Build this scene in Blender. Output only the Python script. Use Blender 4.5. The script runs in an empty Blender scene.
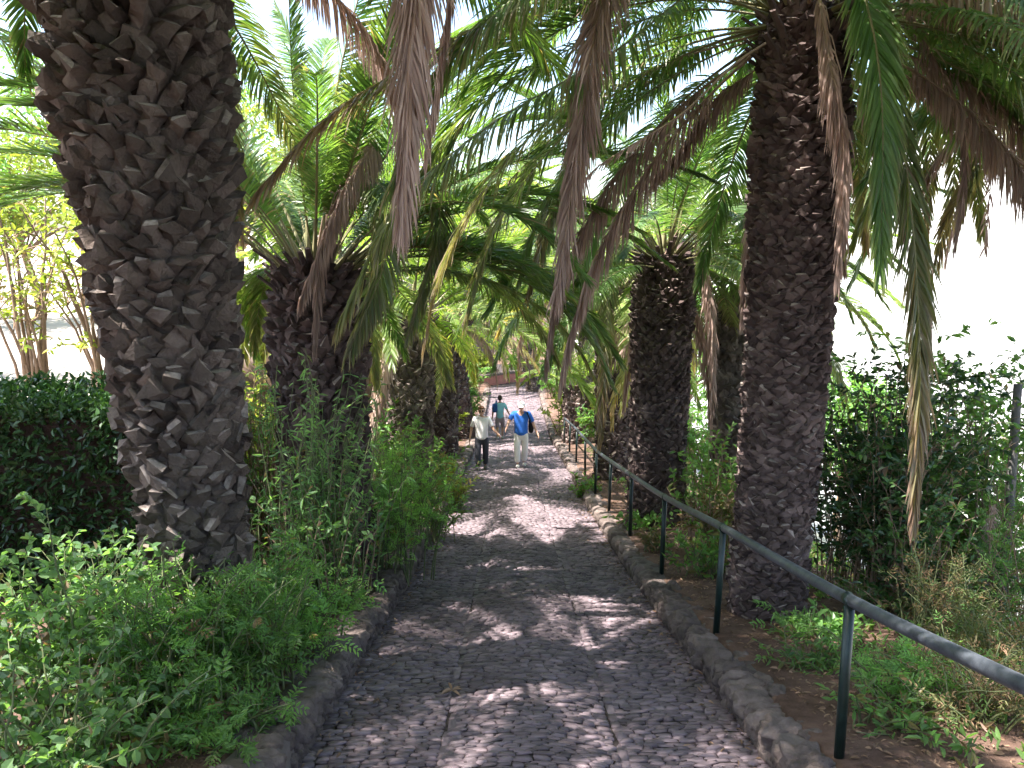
import bpy, math, random
import numpy as np
from mathutils import Vector, Matrix
R = math.radians
random.seed(7)
sc = bpy.context.scene
COL = sc.collection
F = 850.0                                   # focal length in pixels
PITCH = R(10)
cp, sp = math.cos(PITCH), math.sin(PITCH)
CAMZ = 1.95 * cp

def W(px, py, d):
    """photo pixel + distance along the view axis -> world point"""
    u = -(py - 384) / F * d
    return np.array([(px - 512) / F * d, d * cp + u * sp, CAMZ - d * sp + u * cp])

def proj(p):
    x, y, z = p[0], p[1], p[2] - CAMZ
    d = y * cp - z * sp
    u = y * sp + z * cp
    return 512 + F * x / max(d, .01), 384 - F * u / max(d, .01), d

# ------------------------------------------------------------------ ground profile
_tab = [(0, 1.95), (2.8, 2.06), (4.75, 2.15), (6.8, 2.22), (9.4, 2.32), (12, 2.36), (14.5, 2.39), (17, 2.40), (22, 2.24), (27, 2.14), (32, 2.10), (38, 1.5), (45, .62)]
PY = [d * cp - h * sp for d, h in _tab]; PZ = [CAMZ - d * sp - h * cp for d, h in _tab]
PY = [-30] + PY + [90, 200, 900]; PZ = [PZ[0] + 4.5] + PZ + [PZ[-1] - 2.5, PZ[-1] - 14, PZ[-1] - 30]
PY = np.array(PY); PZ = np.array(PZ)
def pz(y):
    y = np.asarray(y, float)
    k = [-.8, -.4, 0, .4, .8]
    return sum(np.interp(y + q, PY, PZ) for q in k) / 5
XC = .12; PW = 1.33
def sm(a, b, x):
    t = np.clip((np.asarray(x, float) - a) / (b - a), 0, 1); return t * t * (3 - 2 * t)
def wav(x, y):
    return (np.sin(x * 1.7 + y * .9) + np.sin(x * .8 - y * 1.9 + 2) + .6 * np.sin(x * 3.9 + y * 3.1) + .4 * np.sin(x * 7.1 - y * 6.3 + 1)) / 3
def ground(x, y):
    x = np.asarray(x, float); y = np.asarray(y, float)
    p = pz(y)
    side = sm(PW + .02, PW + .2, np.abs(x - XC))
    z = p - .05 + side * (.24 + .035 * wav(x, y))
    # left: slope up to a level sunlit terrace
    t = sm(-3.0, -5.2, -(-x)) if False else sm(3.0, 5.0, -x)
    terr = -.25 + .0 * x + .03 * wav(x * .4, y * .4)
    k = t * sm(8.6, 10.6, y)
    z = z * (1 - k) + np.maximum(terr, z) * k
    # right: the bed falls away into the valley, pale hillside beyond
    dr = np.clip(x - 3.4, 0, None)
    z = z - .42 * np.minimum(dr, 16) + (.30 * np.clip(x - 40, 0, 260) + .06 * np.clip(y - 60, 0, 500) * sm(20, 80, x)) * sm(0, 20, y + 20)
    far = sm(80, 400, np.hypot(x, y))
    z = z + far * 4 * wav(x * .02, y * .02)
    return z

def pathz(x, y):
    x = np.asarray(x, float); y = np.asarray(y, float)
    c = .055 * (1 - np.clip(np.abs(x - XC) / .52, 0, 1) ** 2) + .020 * wav(x * 1.5, y * .9)
    edge = -.02 * np.clip(np.abs(x - XC) - .9, 0, .5)
    hump = .07 * np.exp(-((y - 17.3) / .8) ** 2) + .06 * np.exp(-((y - 20.2) / .7) ** 2) + .05 * np.exp(-((y - 14.4) / .6) ** 2)
    return pz(y) + c + edge + hump

# ------------------------------------------------------------------ mesh helpers
def mesh(name, V, faces, mats, mi=None, col=None, dry=None, smooth=False):
    """faces: list of (m,k) int arrays; mi: matching list of material indices; col/dry: per-vertex floats"""
    V = np.asarray(V, np.float32)
    me = bpy.data.meshes.new(name)
    faces = [np.asarray(f, np.int32) for f in faces if len(f)]
    me.vertices.add(len(V)); me.vertices.foreach_set('co', V.ravel())
    loops = np.concatenate([f.ravel() for f in faces])
    cnt = np.concatenate([np.full(len(f), f.shape[1], np.int32) for f in faces])
    me.loops.add(len(loops)); me.loops.foreach_set('vertex_index', loops)
    me.polygons.add(len(cnt))
    st = np.concatenate([[0], np.cumsum(cnt)[:-1]]).astype(np.int32)
    me.polygons.foreach_set('loop_start', st)
    try: me.polygons.foreach_set('loop_total', cnt)
    except Exception: pass
    for m in mats: me.materials.append(m)
    if mi is not None:
        me.polygons.foreach_set('material_index', np.asarray(mi, np.int32))
    me.polygons.foreach_set('use_smooth', np.full(len(cnt), smooth, bool))
    if col is not None:
        a = me.attributes.new('var', 'FLOAT', 'POINT'); a.data.foreach_set('value', np.asarray(col, np.float32))
    if dry is not None:
        a = me.attributes.new('dry', 'FLOAT', 'POINT'); a.data.foreach_set('value', np.asarray(dry, np.float32))
    me.update(calc_edges=True)
    return me

def link(name, me, parent=None, loc=None):
    o = bpy.data.objects.new(name, me); COL.objects.link(o)
    if parent is not None: o.parent = parent
    if loc is not None: o.location = loc
    return o
def empty(name, loc=(0, 0, 0), rz=0):
    o = bpy.data.objects.new(name, None); COL.objects.link(o)
    o.location = loc; o.rotation_euler = (0, 0, rz); o.empty_display_size = .2
    return o
def tag(o, label=None, cat=None, group=None, kind=None):
    if label: o['label'] = label
    if cat: o['category'] = cat
    if group: o['group'] = group
    if kind: o['kind'] = kind
    return o

class MB:
    """collects pieces into one mesh"""
    def __init__(s): s.V = []; s.f = {}; s.n = 0; s.c = []; s.d = []; s.m = {}
    def add(s, V, faces, var=1.0, dry=0.0, mat=0):
        V = np.asarray(V, float).reshape(-1, 3)
        for f in faces:
            f = np.asarray(f, int)
            if len(f) == 0: continue
            s.f.setdefault((f.shape[1], mat), []).append(f + s.n)
        s.V.append(V); s.n += len(V)
        s.c.append(np.broadcast_to(np.asarray(var, float), (len(V),))); s.d.append(np.broadcast_to(np.asarray(dry, float), (len(V),)))
        return s
    def build(s, name, mats, parent=None, smooth=False, loc=None):
        if not isinstance(mats, (list, tuple)): mats = [mats]
        F_, mi = [], []
        for (k, m), fs in s.f.items():
            a = np.concatenate(fs); F_.append(a); mi.append(np.full(len(a), m))
        V = np.concatenate(s.V)
        if loc is not None: V = V - np.asarray(loc)
        me = mesh(name, V, F_, mats, np.concatenate(mi), np.concatenate(s.c), np.concatenate(s.d), smooth)
        return link(name, me, parent, loc)

def nrm(v):
    v = np.asarray(v, float); return v / np.maximum(np.linalg.norm(v, axis=-1, keepdims=True), 1e-9)
def spline(P, n):
    """Catmull-Rom through P, resampled evenly to n points"""
    P = np.asarray(P, float)
    Q = np.vstack([2 * P[0] - P[1], P, 2 * P[-1] - P[-2]])
    out = []
    for i in range(1, len(Q) - 2):
        t = np.linspace(0, 1, 14, endpoint=False)[:, None]
        a, b, c, d = Q[i - 1], Q[i], Q[i + 1], Q[i + 2]
        out.append(.5 * (2 * b + (c - a) * t + (2 * a - 5 * b + 4 * c - d) * t ** 2 + (3 * b - a - 3 * c + d) * t ** 3))
    out = np.vstack(out + [P[-1:]])
    s = np.concatenate([[0], np.cumsum(np.linalg.norm(np.diff(out, axis=0), axis=1))])
    u = np.linspace(0, s[-1], n)
    return np.stack([np.interp(u, s, out[:, k]) for k in range(3)], 1), s[-1]
def frames(P):
    T = nrm(np.gradient(P, axis=0))
    S = np.zeros_like(T)
    ref = np.array([0, 0, 1.0]) if abs(T[0][2]) < .95 else np.array([0, 1.0, 0])
    s = nrm(np.cross(T[0], ref))
    for i in range(len(T)):
        s = nrm(s - T[i] * np.dot(s, T[i])); S[i] = s
    return T, S, np.cross(S, T)
def tube(P, rad, k=6, flat=1.0, cap=True):
    P = np.asarray(P, float); n = len(P)
    T, S, N = frames(P)
    a = np.linspace(0, 2 * np.pi, k, endpoint=False)
    r = np.broadcast_to(np.asarray(rad, float), (n,))[:, None, None]
    V = P[:, None] + r * (np.cos(a)[None, :, None] * S[:, None] + flat * np.sin(a)[None, :, None] * N[:, None])
    i = np.arange(n - 1)[:, None]; j = np.arange(k)[None]
    j2 = (j + 1) % k
    f = np.stack([i * k + j, i * k + j2, (i + 1) * k + j2, (i + 1) * k + j], -1).reshape(-1, 4)
    fs = [f]
    if cap: fs.append(np.array([list(range(k))[::-1]])); fs.append(np.array([[(n - 1) * k + q for q in range(k)]]))
    return V.reshape(-1, 3), fs
def box(c, s, rot=None):
    v = np.array([[x, y, z] for x in (-.5, .5) for y in (-.5, .5) for z in (-.5, .5)]) * np.asarray(s)
    if rot is not None: v = v @ np.asarray(rot).T
    return v + np.asarray(c), [np.array([[0, 1, 3, 2], [4, 6, 7, 5], [0, 4, 5, 1], [2, 3, 7, 6], [0, 2, 6, 4], [1, 5, 7, 3]])]

# ------------------------------------------------------------------ materials
def newmat(name):
    m = bpy.data.materials.new(name); m.use_nodes = True
    nt = m.node_tree; nt.nodes.clear()
    return m, nt, nt.nodes, nt.links
def N(nt, t, **kw):
    n = nt.nodes.new(t)
    for k, v in kw.items():
        if k in n.inputs: n.inputs[k].default_value = v
        else: setattr(n, k, v)
    return n
def c4(c): return (c[0], c[1], c[2], 1)
def solid(name, c1, c2=None, scale=8, rough=.8, bump=.3, bscale=None, spec=.3, metal=0, detail=6, usevar=True, coord='Object', bdist=.02):
    m, nt, ns, ln = newmat(name)
    out = N(nt, 'ShaderNodeOutputMaterial'); p = N(nt, 'ShaderNodeBsdfPrincipled', Roughness=rough, Metallic=metal)
    p.inputs['Specular IOR Level'].default_value = spec
    tc = N(nt, 'ShaderNodeTexCoord')
    nz = N(nt, 'ShaderNodeTexNoise', Scale=scale, Detail=detail, Roughness=.65)
    ln.new(tc.outputs[coord], nz.inputs['Vector'])
    cr = N(nt, 'ShaderNodeValToRGB'); cr.color_ramp.elements[0].position = .3; cr.color_ramp.elements[1].position = .7
    cr.color_ramp.elements[0].color = c4(c1); cr.color_ramp.elements[1].color = c4(c2 or [q * 1.5 for q in c1])
    ln.new(nz.outputs['Fac'], cr.inputs['Fac'])
    src = cr.outputs['Color']
    if usevar:
        at = N(nt, 'ShaderNodeAttribute', attribute_name='var')
        mx = N(nt, 'ShaderNodeMix', data_type='RGBA', blend_type='MULTIPLY'); mx.inputs[0].default_value = 1
        ln.new(src, mx.inputs[6]); ln.new(at.outputs['Fac'], mx.inputs[7]); src = mx.outputs[2]
    ln.new(src, p.inputs['Base Color'])
    if bump:
        n2 = N(nt, 'ShaderNodeTexNoise', Scale=bscale or scale * 4, Detail=8, Roughness=.7)
        ln.new(tc.outputs[coord], n2.inputs['Vector'])
        b = N(nt, 'ShaderNodeBump', Strength=bump, Distance=bdist); ln.new(n2.outputs['Fac'], b.inputs['Height']); ln.new(b.outputs['Normal'], p.inputs['Normal'])
    ln.new(p.outputs[0], out.inputs[0])
    return m
def leafmat(name, green, green2, brown=(.22, .13, .09), trans=.35, rough=.42, spec=.45, tcol=None, rand=.25):
    """leaf: 'var' scales brightness leaf by leaf, 'dry' turns it from green to withered"""
    m, nt, ns, ln = newmat(name)
    out = N(nt, 'ShaderNodeOutputMaterial')
    at = N(nt, 'ShaderNodeAttribute', attribute_name='var'); dr = N(nt, 'ShaderNodeAttribute', attribute_name='dry')
    oi = N(nt, 'ShaderNodeObjectInfo'); tc = N(nt, 'ShaderNodeTexCoord')
    nz = N(nt, 'ShaderNodeTexNoise', Scale=2.5, Detail=3); ln.new(tc.outputs['Object'], nz.inputs['Vector'])
    g = N(nt, 'ShaderNodeMix', data_type='RGBA'); g.inputs[6].default_value = c4(green); g.inputs[7].default_value = c4(green2)
    cr = N(nt, 'ShaderNodeMapRange'); cr.inputs[1].default_value = .35; cr.inputs[2].default_value = .65
    ln.new(nz.outputs['Fac'], cr.inputs[0]); ln.new(cr.outputs[0], g.inputs[0])
    d = N(nt, 'ShaderNodeMix', data_type='RGBA'); ln.new(g.outputs[2], d.inputs[6]); d.inputs[7].default_value = c4(brown)
    ln.new(dr.outputs['Fac'], d.inputs[0])
    mr = N(nt, 'ShaderNodeMapRange'); mr.inputs[3].default_value = 1 - rand; mr.inputs[4].default_value = 1 + rand
    ln.new(oi.outputs['Random'], mr.inputs[0])
    mu = N(nt, 'ShaderNodeMath', operation='MULTIPLY'); ln.new(mr.outputs[0], mu.inputs[0]); ln.new(at.outputs['Fac'], mu.inputs[1])
    mx = N(nt, 'ShaderNodeMix', data_type='RGBA', blend_type='MULTIPLY'); mx.inputs[0].default_value = 1
    ln.new(d.outputs[2], mx.inputs[6]); ln.new(mu.outputs[0], mx.inputs[7])
    p = N(nt, 'ShaderNodeBsdfPrincipled', Roughness=rough); p.inputs['Specular IOR Level'].default_value = spec
    ln.new(mx.outputs[2], p.inputs['Base Color'])
    tr = N(nt, 'ShaderNodeBsdfTranslucent')
    tm = N(nt, 'ShaderNodeMix', data_type='RGBA', blend_type='MULTIPLY'); tm.inputs[0].default_value = 1
    ln.new(mx.outputs[2], tm.inputs[6]); tm.inputs[7].default_value = c4(tcol or (1.9, 2.1, .7))
    ln.new(tm.outputs[2], tr.inputs['Color'])
    ms = N(nt, 'ShaderNodeMixShader'); ms.inputs[0].default_value = trans
    ln.new(p.outputs[0], ms.inputs[1]); ln.new(tr.outputs[0], ms.inputs[2]); ln.new(ms.outputs[0], out.inputs[0])
    return m

M = {}
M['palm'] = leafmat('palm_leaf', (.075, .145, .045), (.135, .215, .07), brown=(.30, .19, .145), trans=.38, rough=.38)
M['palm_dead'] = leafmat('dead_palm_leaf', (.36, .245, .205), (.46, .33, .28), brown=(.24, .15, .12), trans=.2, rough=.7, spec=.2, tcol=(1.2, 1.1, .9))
M['palm_far'] = leafmat('palm_leaf_sun_tint', (.13, .20, .05), (.21, .28, .085), brown=(.38, .24, .15), trans=.5, rough=.42)  # palm leaf coloured brighter and yellower to stand in for sun on far fronds
M['rachis'] = solid('palm_rachis', (.14, .15, .06), (.24, .20, .10), scale=6, rough=.5, bump=.1)
M['rachis_dead'] = solid('dead_palm_rachis', (.26, .17, .12), (.36, .26, .19), scale=10, rough=.8, bump=.2)
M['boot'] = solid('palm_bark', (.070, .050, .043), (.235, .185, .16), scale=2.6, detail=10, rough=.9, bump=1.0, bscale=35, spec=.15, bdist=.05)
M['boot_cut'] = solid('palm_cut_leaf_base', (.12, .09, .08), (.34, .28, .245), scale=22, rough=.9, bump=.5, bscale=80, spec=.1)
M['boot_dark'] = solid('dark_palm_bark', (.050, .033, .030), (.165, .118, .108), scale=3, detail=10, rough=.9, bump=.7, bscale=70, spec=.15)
M['core'] = solid('palm_fibre', (.030, .020, .016), (.075, .05, .04), scale=20, rough=1, bump=.8, bscale=90, spec=.05)
M['cobble'] = solid('cobble_stone', (.092, .067, .075), (.205, .154, .168), scale=2.2, rough=.62, bump=.35, bscale=70, spec=.4, bdist=.006)
M['joint'] = solid('path_joint', (.035, .028, .028), (.08, .06, .055), scale=12, rough=1, bump=.6, bscale=80)
M['kerb'] = solid('kerb_stone', (.085, .064, .056), (.215, .165, .148), scale=7, rough=.9, bump=1.0, bscale=45, spec=.25, bdist=.02)
M['mortar'] = solid('kerb_mortar', (.10, .08, .075), (.18, .145, .13), scale=8, rough=.95, bump=.6, bscale=40)
M['post'] = solid('green_post_paint', (.003, .012, .010), (.008, .022, .018), scale=14, rough=.4, bump=.08, spec=.5)
M['rail'] = solid('weathered_grey_rail', (.035, .04, .05), (.11, .12, .14), scale=14, rough=.4, bump=.1, spec=.5, metal=.25)
M['weed'] = leafmat('weed_leaf', (.10, .20, .07), (.19, .31, .11), trans=.5, rough=.45)
M['weed_blue'] = leafmat('broad_weed_leaf', (.11, .20, .09), (.19, .30, .14), trans=.48, rough=.45)
M['shrub_dark'] = leafmat('glossy_shrub_leaf', (.03, .075, .022), (.06, .12, .035), trans=.22, rough=.3, spec=.55)
M['hedge'] = leafmat('hedge_leaf', (.022, .055, .02), (.045, .09, .03), trans=.2, rough=.33, spec=.5)
M['shrub_light'] = leafmat('pale_shrub_leaf', (.10, .19, .07), (.16, .27, .09), trans=.45, rough=.45)
M['yellow'] = leafmat('yellow_green_leaf', (.20, .26, .06), (.30, .32, .08), trans=.45, rough=.5)
M['dryweed'] = leafmat('withered_weed', (.15, .10, .06), (.07, .15, .045), trans=.3, rough=.7, spec=.2)
M['stem'] = solid('green_stem', (.10, .13, .05), (.16, .17, .08), rough=.7, bump=0)
M['twig'] = solid('brown_twig', (.20, .13, .085), (.33, .23, .16), scale=10, rough=.9, bump=.3)
M['litter'] = leafmat('fallen_leaf', (.26, .16, .10), (.36, .25, .17), trans=.1, rough=.8, spec=.15, tcol=(1, .9, .7))
M['wood'] = solid('grey_wood', (.09, .085, .08), (.17, .155, .14), scale=12, rough=.85, bump=.5)
M['redwall'] = solid('red_render', (.38, .14, .11), (.50, .22, .17), scale=6, rough=.9, bump=.3)

def groundmat():
    m, nt, ns, ln = newmat('soil')
    out = N(nt, 'ShaderNodeOutputMaterial'); p = N(nt, 'ShaderNodeBsdfPrincipled', Roughness=.95); p.inputs['Specular IOR Level'].default_value = .1
    g = N(nt, 'ShaderNodeNewGeometry')
    n1 = N(nt, 'ShaderNodeTexNoise', Scale=2.5, Detail=9, Roughness=.75); ln.new(g.outputs['Position'], n1.inputs['Vector'])
    cr = N(nt, 'ShaderNodeValToRGB'); e = cr.color_ramp.elements
    e[0].position = .3; e[0].color = (.07, .042, .032, 1); e[1].position = .72; e[1].color = (.24, .15, .115, 1)
    ln.new(n1.outputs['Fac'], cr.inputs['Fac'])
    # the level terrace: pale trodden gravel; far valley side: pale dry grass
    sx = N(nt, 'ShaderNodeSeparateXYZ'); ln.new(g.outputs['Position'], sx.inputs[0])
    def mrange(src, a, b):
        r = N(nt, 'ShaderNodeMapRange', interpolation_type='SMOOTHSTEP'); r.inputs[1].default_value = a; r.inputs[2].default_value = b
        ln.new(src, r.inputs[0]); return r.outputs[0]
    tx = mrange(sx.outputs['X'], -4.6, -5.2); ty = mrange(sx.outputs['Y'], 9.5, 10.5)
    k = N(nt, 'ShaderNodeMath', operation='MULTIPLY'); ln.new(tx, k.inputs[0]); ln.new(ty, k.inputs[1])
    n2 = N(nt, 'ShaderNodeTexNoise', Scale=6, Detail=8); ln.new(g.outputs['Position'], n2.inputs['Vector'])
    c2 = N(nt, 'ShaderNodeValToRGB'); c2.color_ramp.elements[0].color = (.36, .31, .27, 1); c2.color_ramp.elements[1].color = (.55, .49, .44, 1); ln.new(n2.outputs['Fac'], c2.inputs['Fac'])
    m1 = N(nt, 'ShaderNodeMix', data_type='RGBA'); ln.new(k.outputs[0], m1.inputs[0]); ln.new(cr.outputs[0], m1.inputs[6]); ln.new(c2.outputs[0], m1.inputs[7])
    n3 = N(nt, 'ShaderNodeTexNoise', Scale=.05, Detail=10, Roughness=.7); ln.new(g.outputs['Position'], n3.inputs['Vector'])
    c3 = N(nt, 'ShaderNodeValToRGB'); c3.color_ramp.elements[0].position = .40; c3.color_ramp.elements[0].color = (.15, .17, .13, 1); c3.color_ramp.elements[1].position = .55; c3.color_ramp.elements[1].color = (.50, .48, .47, 1); ln.new(n3.outputs['Fac'], c3.inputs['Fac'])
    fx = mrange(sx.outputs['X'], 5.5, 8)
    m2 = N(nt, 'ShaderNodeMix', data_type='RGBA'); ln.new(fx, m2.inputs[0]); ln.new(m1.outputs[2], m2.inputs[6]); ln.new(c3.outputs[0], m2.inputs[7])
    ln.new(m2.outputs[2], p.inputs['Base Color'])
    n4 = N(nt, 'ShaderNodeTexNoise', Scale=28, Detail=8, Roughness=.75); ln.new(g.outputs['Position'], n4.inputs['Vector'])
    b = N(nt, 'ShaderNodeBump', Strength=.8, Distance=.04); ln.new(n4.outputs['Fac'], b.inputs['Height']); ln.new(b.outputs['Normal'], p.inputs['Normal'])
    ln.new(p.outputs[0], out.inputs[0]); return m
M['soil'] = groundmat()

# ------------------------------------------------------------------ ground
def build_ground():
    xs = np.concatenate([-np.geomspace(6, 900, 45)[::-1], np.arange(-5.9, 6, .14), np.geomspace(6, 900, 55)])
    ys = np.concatenate([np.linspace(-40, -2, 20), np.arange(-1.8, 26, .16), np.geomspace(26, 1400, 70)])
    X, Y = np.meshgrid(xs, ys)
    Z = ground(X, Y)
    nx, ny = len(xs), len(ys)
    i = np.arange(ny - 1)[:, None]; j = np.arange(nx - 1)[None]
    f = np.stack([i * nx + j, i * nx + j + 1, (i + 1) * nx + j + 1, (i + 1) * nx + j], -1).reshape(-1, 4)
    me = mesh('ground', np.stack([X, Y, Z], -1).reshape(-1, 3), [f], [M['soil']], smooth=True)
    tag(link('ground', me), kind='structure')
build_ground()

def build_path():
    rng = np.random.default_rng(3)
    # bed of mortar between the stones
    xs = np.linspace(XC - PW - .02, XC + PW + .02, 24); ys = np.concatenate([np.arange(-3, 30, .15), np.arange(30, 62, .5)])
    X, Y = np.meshgrid(xs, ys); Z = pathz(X, Y) - .004
    nx, ny = len(xs), len(ys)
    i = np.arange(ny - 1)[:, None]; j = np.arange(nx - 1)[None]
    f = np.stack([i * nx + j, i * nx + j + 1, (i + 1) * nx + j + 1, (i + 1) * nx + j], -1).reshape(-1, 4)
    mb = MB(); mb.add(np.stack([X, Y, Z], -1).reshape(-1, 3), [f], 1, 0, 1)
    C, WX, WY, A = [], [], [], []
    strips = [(XC - PW, XC - .545, .12), (XC - .50, XC + .50, -.10), (XC + .545, XC + PW, .05)]
    y = 1.0
    while y < 48:
        rh = rng.uniform(.026, .042) * (1 if y < 20 else 1.5)
        for a, b, sk in strips:
            x = a + rng.uniform(-.03, .0)
            while x < b - .02:
                w = rng.uniform(.06, .135) * (1 if y < 20 else 1.3)
                if x + w > b: w = max(b - x, .03)
                C.append((x + w / 2, y + sk * (x - a) + rng.normal(0, .006) + .02 * wav(x * 2, y * .5))); WX.append(w * .93); WY.append(rh * rng.uniform(.8, 1.02)); A.append(sk + rng.normal(0, .07))
                x += w
        y += rh
    for xl in (XC - .523, XC + .523):       # the two drainage lines: stones laid lengthwise
        y = 1.0
        while y < 48:
            l = rng.uniform(.08, .17); C.append((xl + rng.normal(0, .006) + .014 * math.sin(y * 1.7) + .008 * math.sin(y * 4.1), y + l / 2)); WX.append(rng.uniform(.05, .068)); WY.append(l * .92); A.append(rng.normal(0, .06)); y += l
    C = np.array(C); WX = np.array(WX); WY = np.array(WY); A = np.array(A); n = len(C)
    H = rng.uniform(.007, .020, n); base = pathz(C[:, 0], C[:, 1])
    zz = rng.normal(0, .004, n)
    q = np.array([(-1, -1), (1, -1), (1, 1), (-1, 1)]) * .5
    rings = []
    tilt = rng.normal(0, .05, (n, 2))
    for s, hz in ((1.0, -.02), (.97, .45), (.62, 1.0)):
        jit = 1 + rng.normal(0, .09, (n, 4, 2))
        lx = q[None, :, 0] * WX[:, None] * s * jit[..., 0]; ly = q[None, :, 1] * WY[:, None] * s * jit[..., 1]
        ca, sa = np.cos(A)[:, None], np.sin(A)[:, None]
        x = C[:, 0:1] + lx * ca - ly * sa; yv = C[:, 1:2] + lx * sa + ly * ca
        z = pathz(x, yv) + hz * H[:, None] + zz[:, None] * (hz > 0) + tilt[:, 0:1] * lx + tilt[:, 1:2] * ly
        rings.append(np.stack([x, yv, z], -1))
    V = np.stack(rings, 1).reshape(n * 12, 3)
    b0 = np.arange(n)[:, None] * 12
    fl = []
    for r in (0, 4):
        for k in range(4):
            k2 = (k + 1) % 4; fl.append(b0 + np.array([r + k, r + k2, r + 4 + k2, r + 4 + k]))
    fl.append(b0 + np.array([8, 9, 10, 11]))
    mb.add(V, [np.concatenate(fl)], np.repeat(rng.uniform(.62, 1.35, n), 12), 0, 0)
    o = mb.build('path', [M['cobble'], M['joint']], smooth=True)
    tag(o, kind='structure')
build_path()

# ------------------------------------------------------------------ rocks and kerbs
def ico(sub=2):
    import bmesh
    bm = bmesh.new(); bmesh.ops.create_icosphere(bm, subdivisions=sub, radius=1)
    V = np.array([v.co[:] for v in bm.verts]); Fc = np.array([[v.index for v in f.verts] for f in bm.faces]); bm.free(); return V, Fc
ICO2, ICO2F = ico(2); ICO3, ICO3F = ico(3); ICO4, ICO4F = ico(4)
from mathutils import noise as mn
def rock(rng, c, s, rz=0, hi=False):
    V, Fc = (ICO4, ICO4F) if hi else (ICO2, ICO2F)
    V = np.sign(V) * np.abs(V) ** .72                     # squarer than a ball
    ph = rng.uniform(0, 6, 6); k = 2.3
    d = 1 + .10 * np.sin(V[:, 0] * k + ph[0]) * np.sin(V[:, 1] * k + ph[1]) + .08 * np.sin(V[:, 2] * 4 + ph[2] + V[:, 0] * 3) + .05 * np.sin(V[:, 1] * 7 + ph[3] + V[:, 0] * 5 + V[:, 2] * 4)
    if hi:
        o = Vector(rng.uniform(0, 50, 3))
        d = d + np.array([.20 * mn.noise(Vector(v) * 2.2 + o) + .12 * mn.noise(Vector(v) * 5 + o) + .06 * mn.noise(Vector(v) * 12 + o) for v in V])
    V = V * d[:, None] * np.asarray(s)
    ca, sa = math.cos(rz), math.sin(rz)
    V = V @ np.array([[ca, sa, 0], [-sa, ca, 0], [0, 0, 1]])
    return V + np.asarray(c), [Fc]
def build_kerb(side, label, y0, y1, top, width):
    rng = np.random.default_rng(11 if side > 0 else 12)
    mb = MB()
    xe = XC + side * PW
    ys = np.arange(y0, y1, .25); n = len(ys)
    prof = [(-.0, -.15), (.015, top - .07), (.06, top - .03), (width - .05, top - .03), (width, top - .1), (width, -.25)]
    V = []
    for yy in ys:
        b = float(pz(yy))
        for a, h in prof: V.append((xe + side * a + .012 * math.sin(yy * 5 + a * 20), yy, b + h + .012 * math.sin(yy * 3.3 + a * 9)))
    k = len(prof); i = np.arange(n - 1)[:, None]; j = np.arange(k - 1)[None]
    f = np.stack([i * k + j, i * k + j + 1, (i + 1) * k + j + 1, (i + 1) * k + j], -1).reshape(-1, 4)
    mb.add(V, [f, np.array([list(range(k))]), np.array([[(n - 1) * k + q for q in range(k)][::-1]])], 1, 0, 1)
    y = y0 + .1
    while y < y1 - .2:
        l = rng.uniform(.09, .26); b = float(pz(y + l / 2)); hi = y < 9
        v = rng.uniform(.7, 1.3)
        mb.add(*rock(rng, (xe + side * (width * .32 + rng.normal(0, .012)), y + l / 2, b + top - .09 + rng.normal(0, .014)), (width * .40 * rng.uniform(.8, 1.15), l * .52, .085 * rng.uniform(.8, 1.2)), rng.normal(0, .12), hi), var=v)
        if rng.random() < .75:
            mb.add(*rock(rng, (xe + side * (width * .8 + rng.normal(0, .015)), y + l / 2 + rng.normal(0, .05), b + top - .09 + rng.normal(0, .014)), (width * .26, l * .45, .075 * rng.uniform(.8, 1.2)), rng.normal(0, .3), hi), var=rng.uniform(.7, 1.3))
        mb.add(*rock(rng, (xe + side * .055, y + l * .3, b + .035), (.075, l * .42, .07), rng.normal(0, .1), hi), var=rng.uniform(.6, 1.15))
        y += l * .96
    o = mb.build('stone_kerb', [M['kerb'], M['mortar']], smooth=True)
    tag(o, label, 'kerb')
build_kerb(1, 'rough grey stone kerb running under the green metal handrail on the right', 1.2, 46, .21, .30)
build_kerb(-1, 'low stone kerb holding back the weedy bed on the left of the path', 1.2, 46, .24, .30)

# ------------------------------------------------------------------ handrail
def build_rail():
    x = 1.69
    ds = [(-1.0, .84), (1.7, .93), (4.25, 1.08), (6.8, 1.15), (9.4, 1.25), (12, 1.29), (14.5, 1.32), (17, 1.33), (19.6, 1.27), (22.1, 1.19), (24.7, 1.14), (27.3, 1.10)]
    tops = [W(512, 384 + h * F / d, d) if d > 0 else np.array([0, d * cp - h * sp, CAMZ - d * sp - h * cp]) for d, h in ds]
    for t in tops: t[0] = x
    root = empty('handrail', (x, tops[2][1], float(ground(x, tops[2][1]))))
    off = np.array(root.location)
    tag(root, 'long metal handrail on dark green posts along the right kerb', 'handrail')
    P, _ = spline(tops, 90)
    mb = MB(); mb.add(*tube(P - off, .031, 12)); mb.build('rail', M['rail'], root, True)
    for k, t in enumerate(tops):
        if k == 0: continue
        mb = MB(); g = float(ground(x, t[1]))
        ang = [0, .01, .015, -.01, 0, .01, -.01, 0, .02, 0, 0, 0][k]
        b = np.array([t[0] - .012 + ang, t[1], g - .1]); tt = t - np.array([0, 0, .024])
        mb.add(*tube([b - off, (b + tt) / 2 - off, tt - off], .027, 10))
        mb.build('post', M['post'], root, True)
        mb = MB(); mb.add(*tube([t - off + np.array([0, -.035, -.003]), t - off + np.array([0, .035, -.003])], .035, 12)); mb.build('collar', M['post'], root, True)
build_rail()

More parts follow.
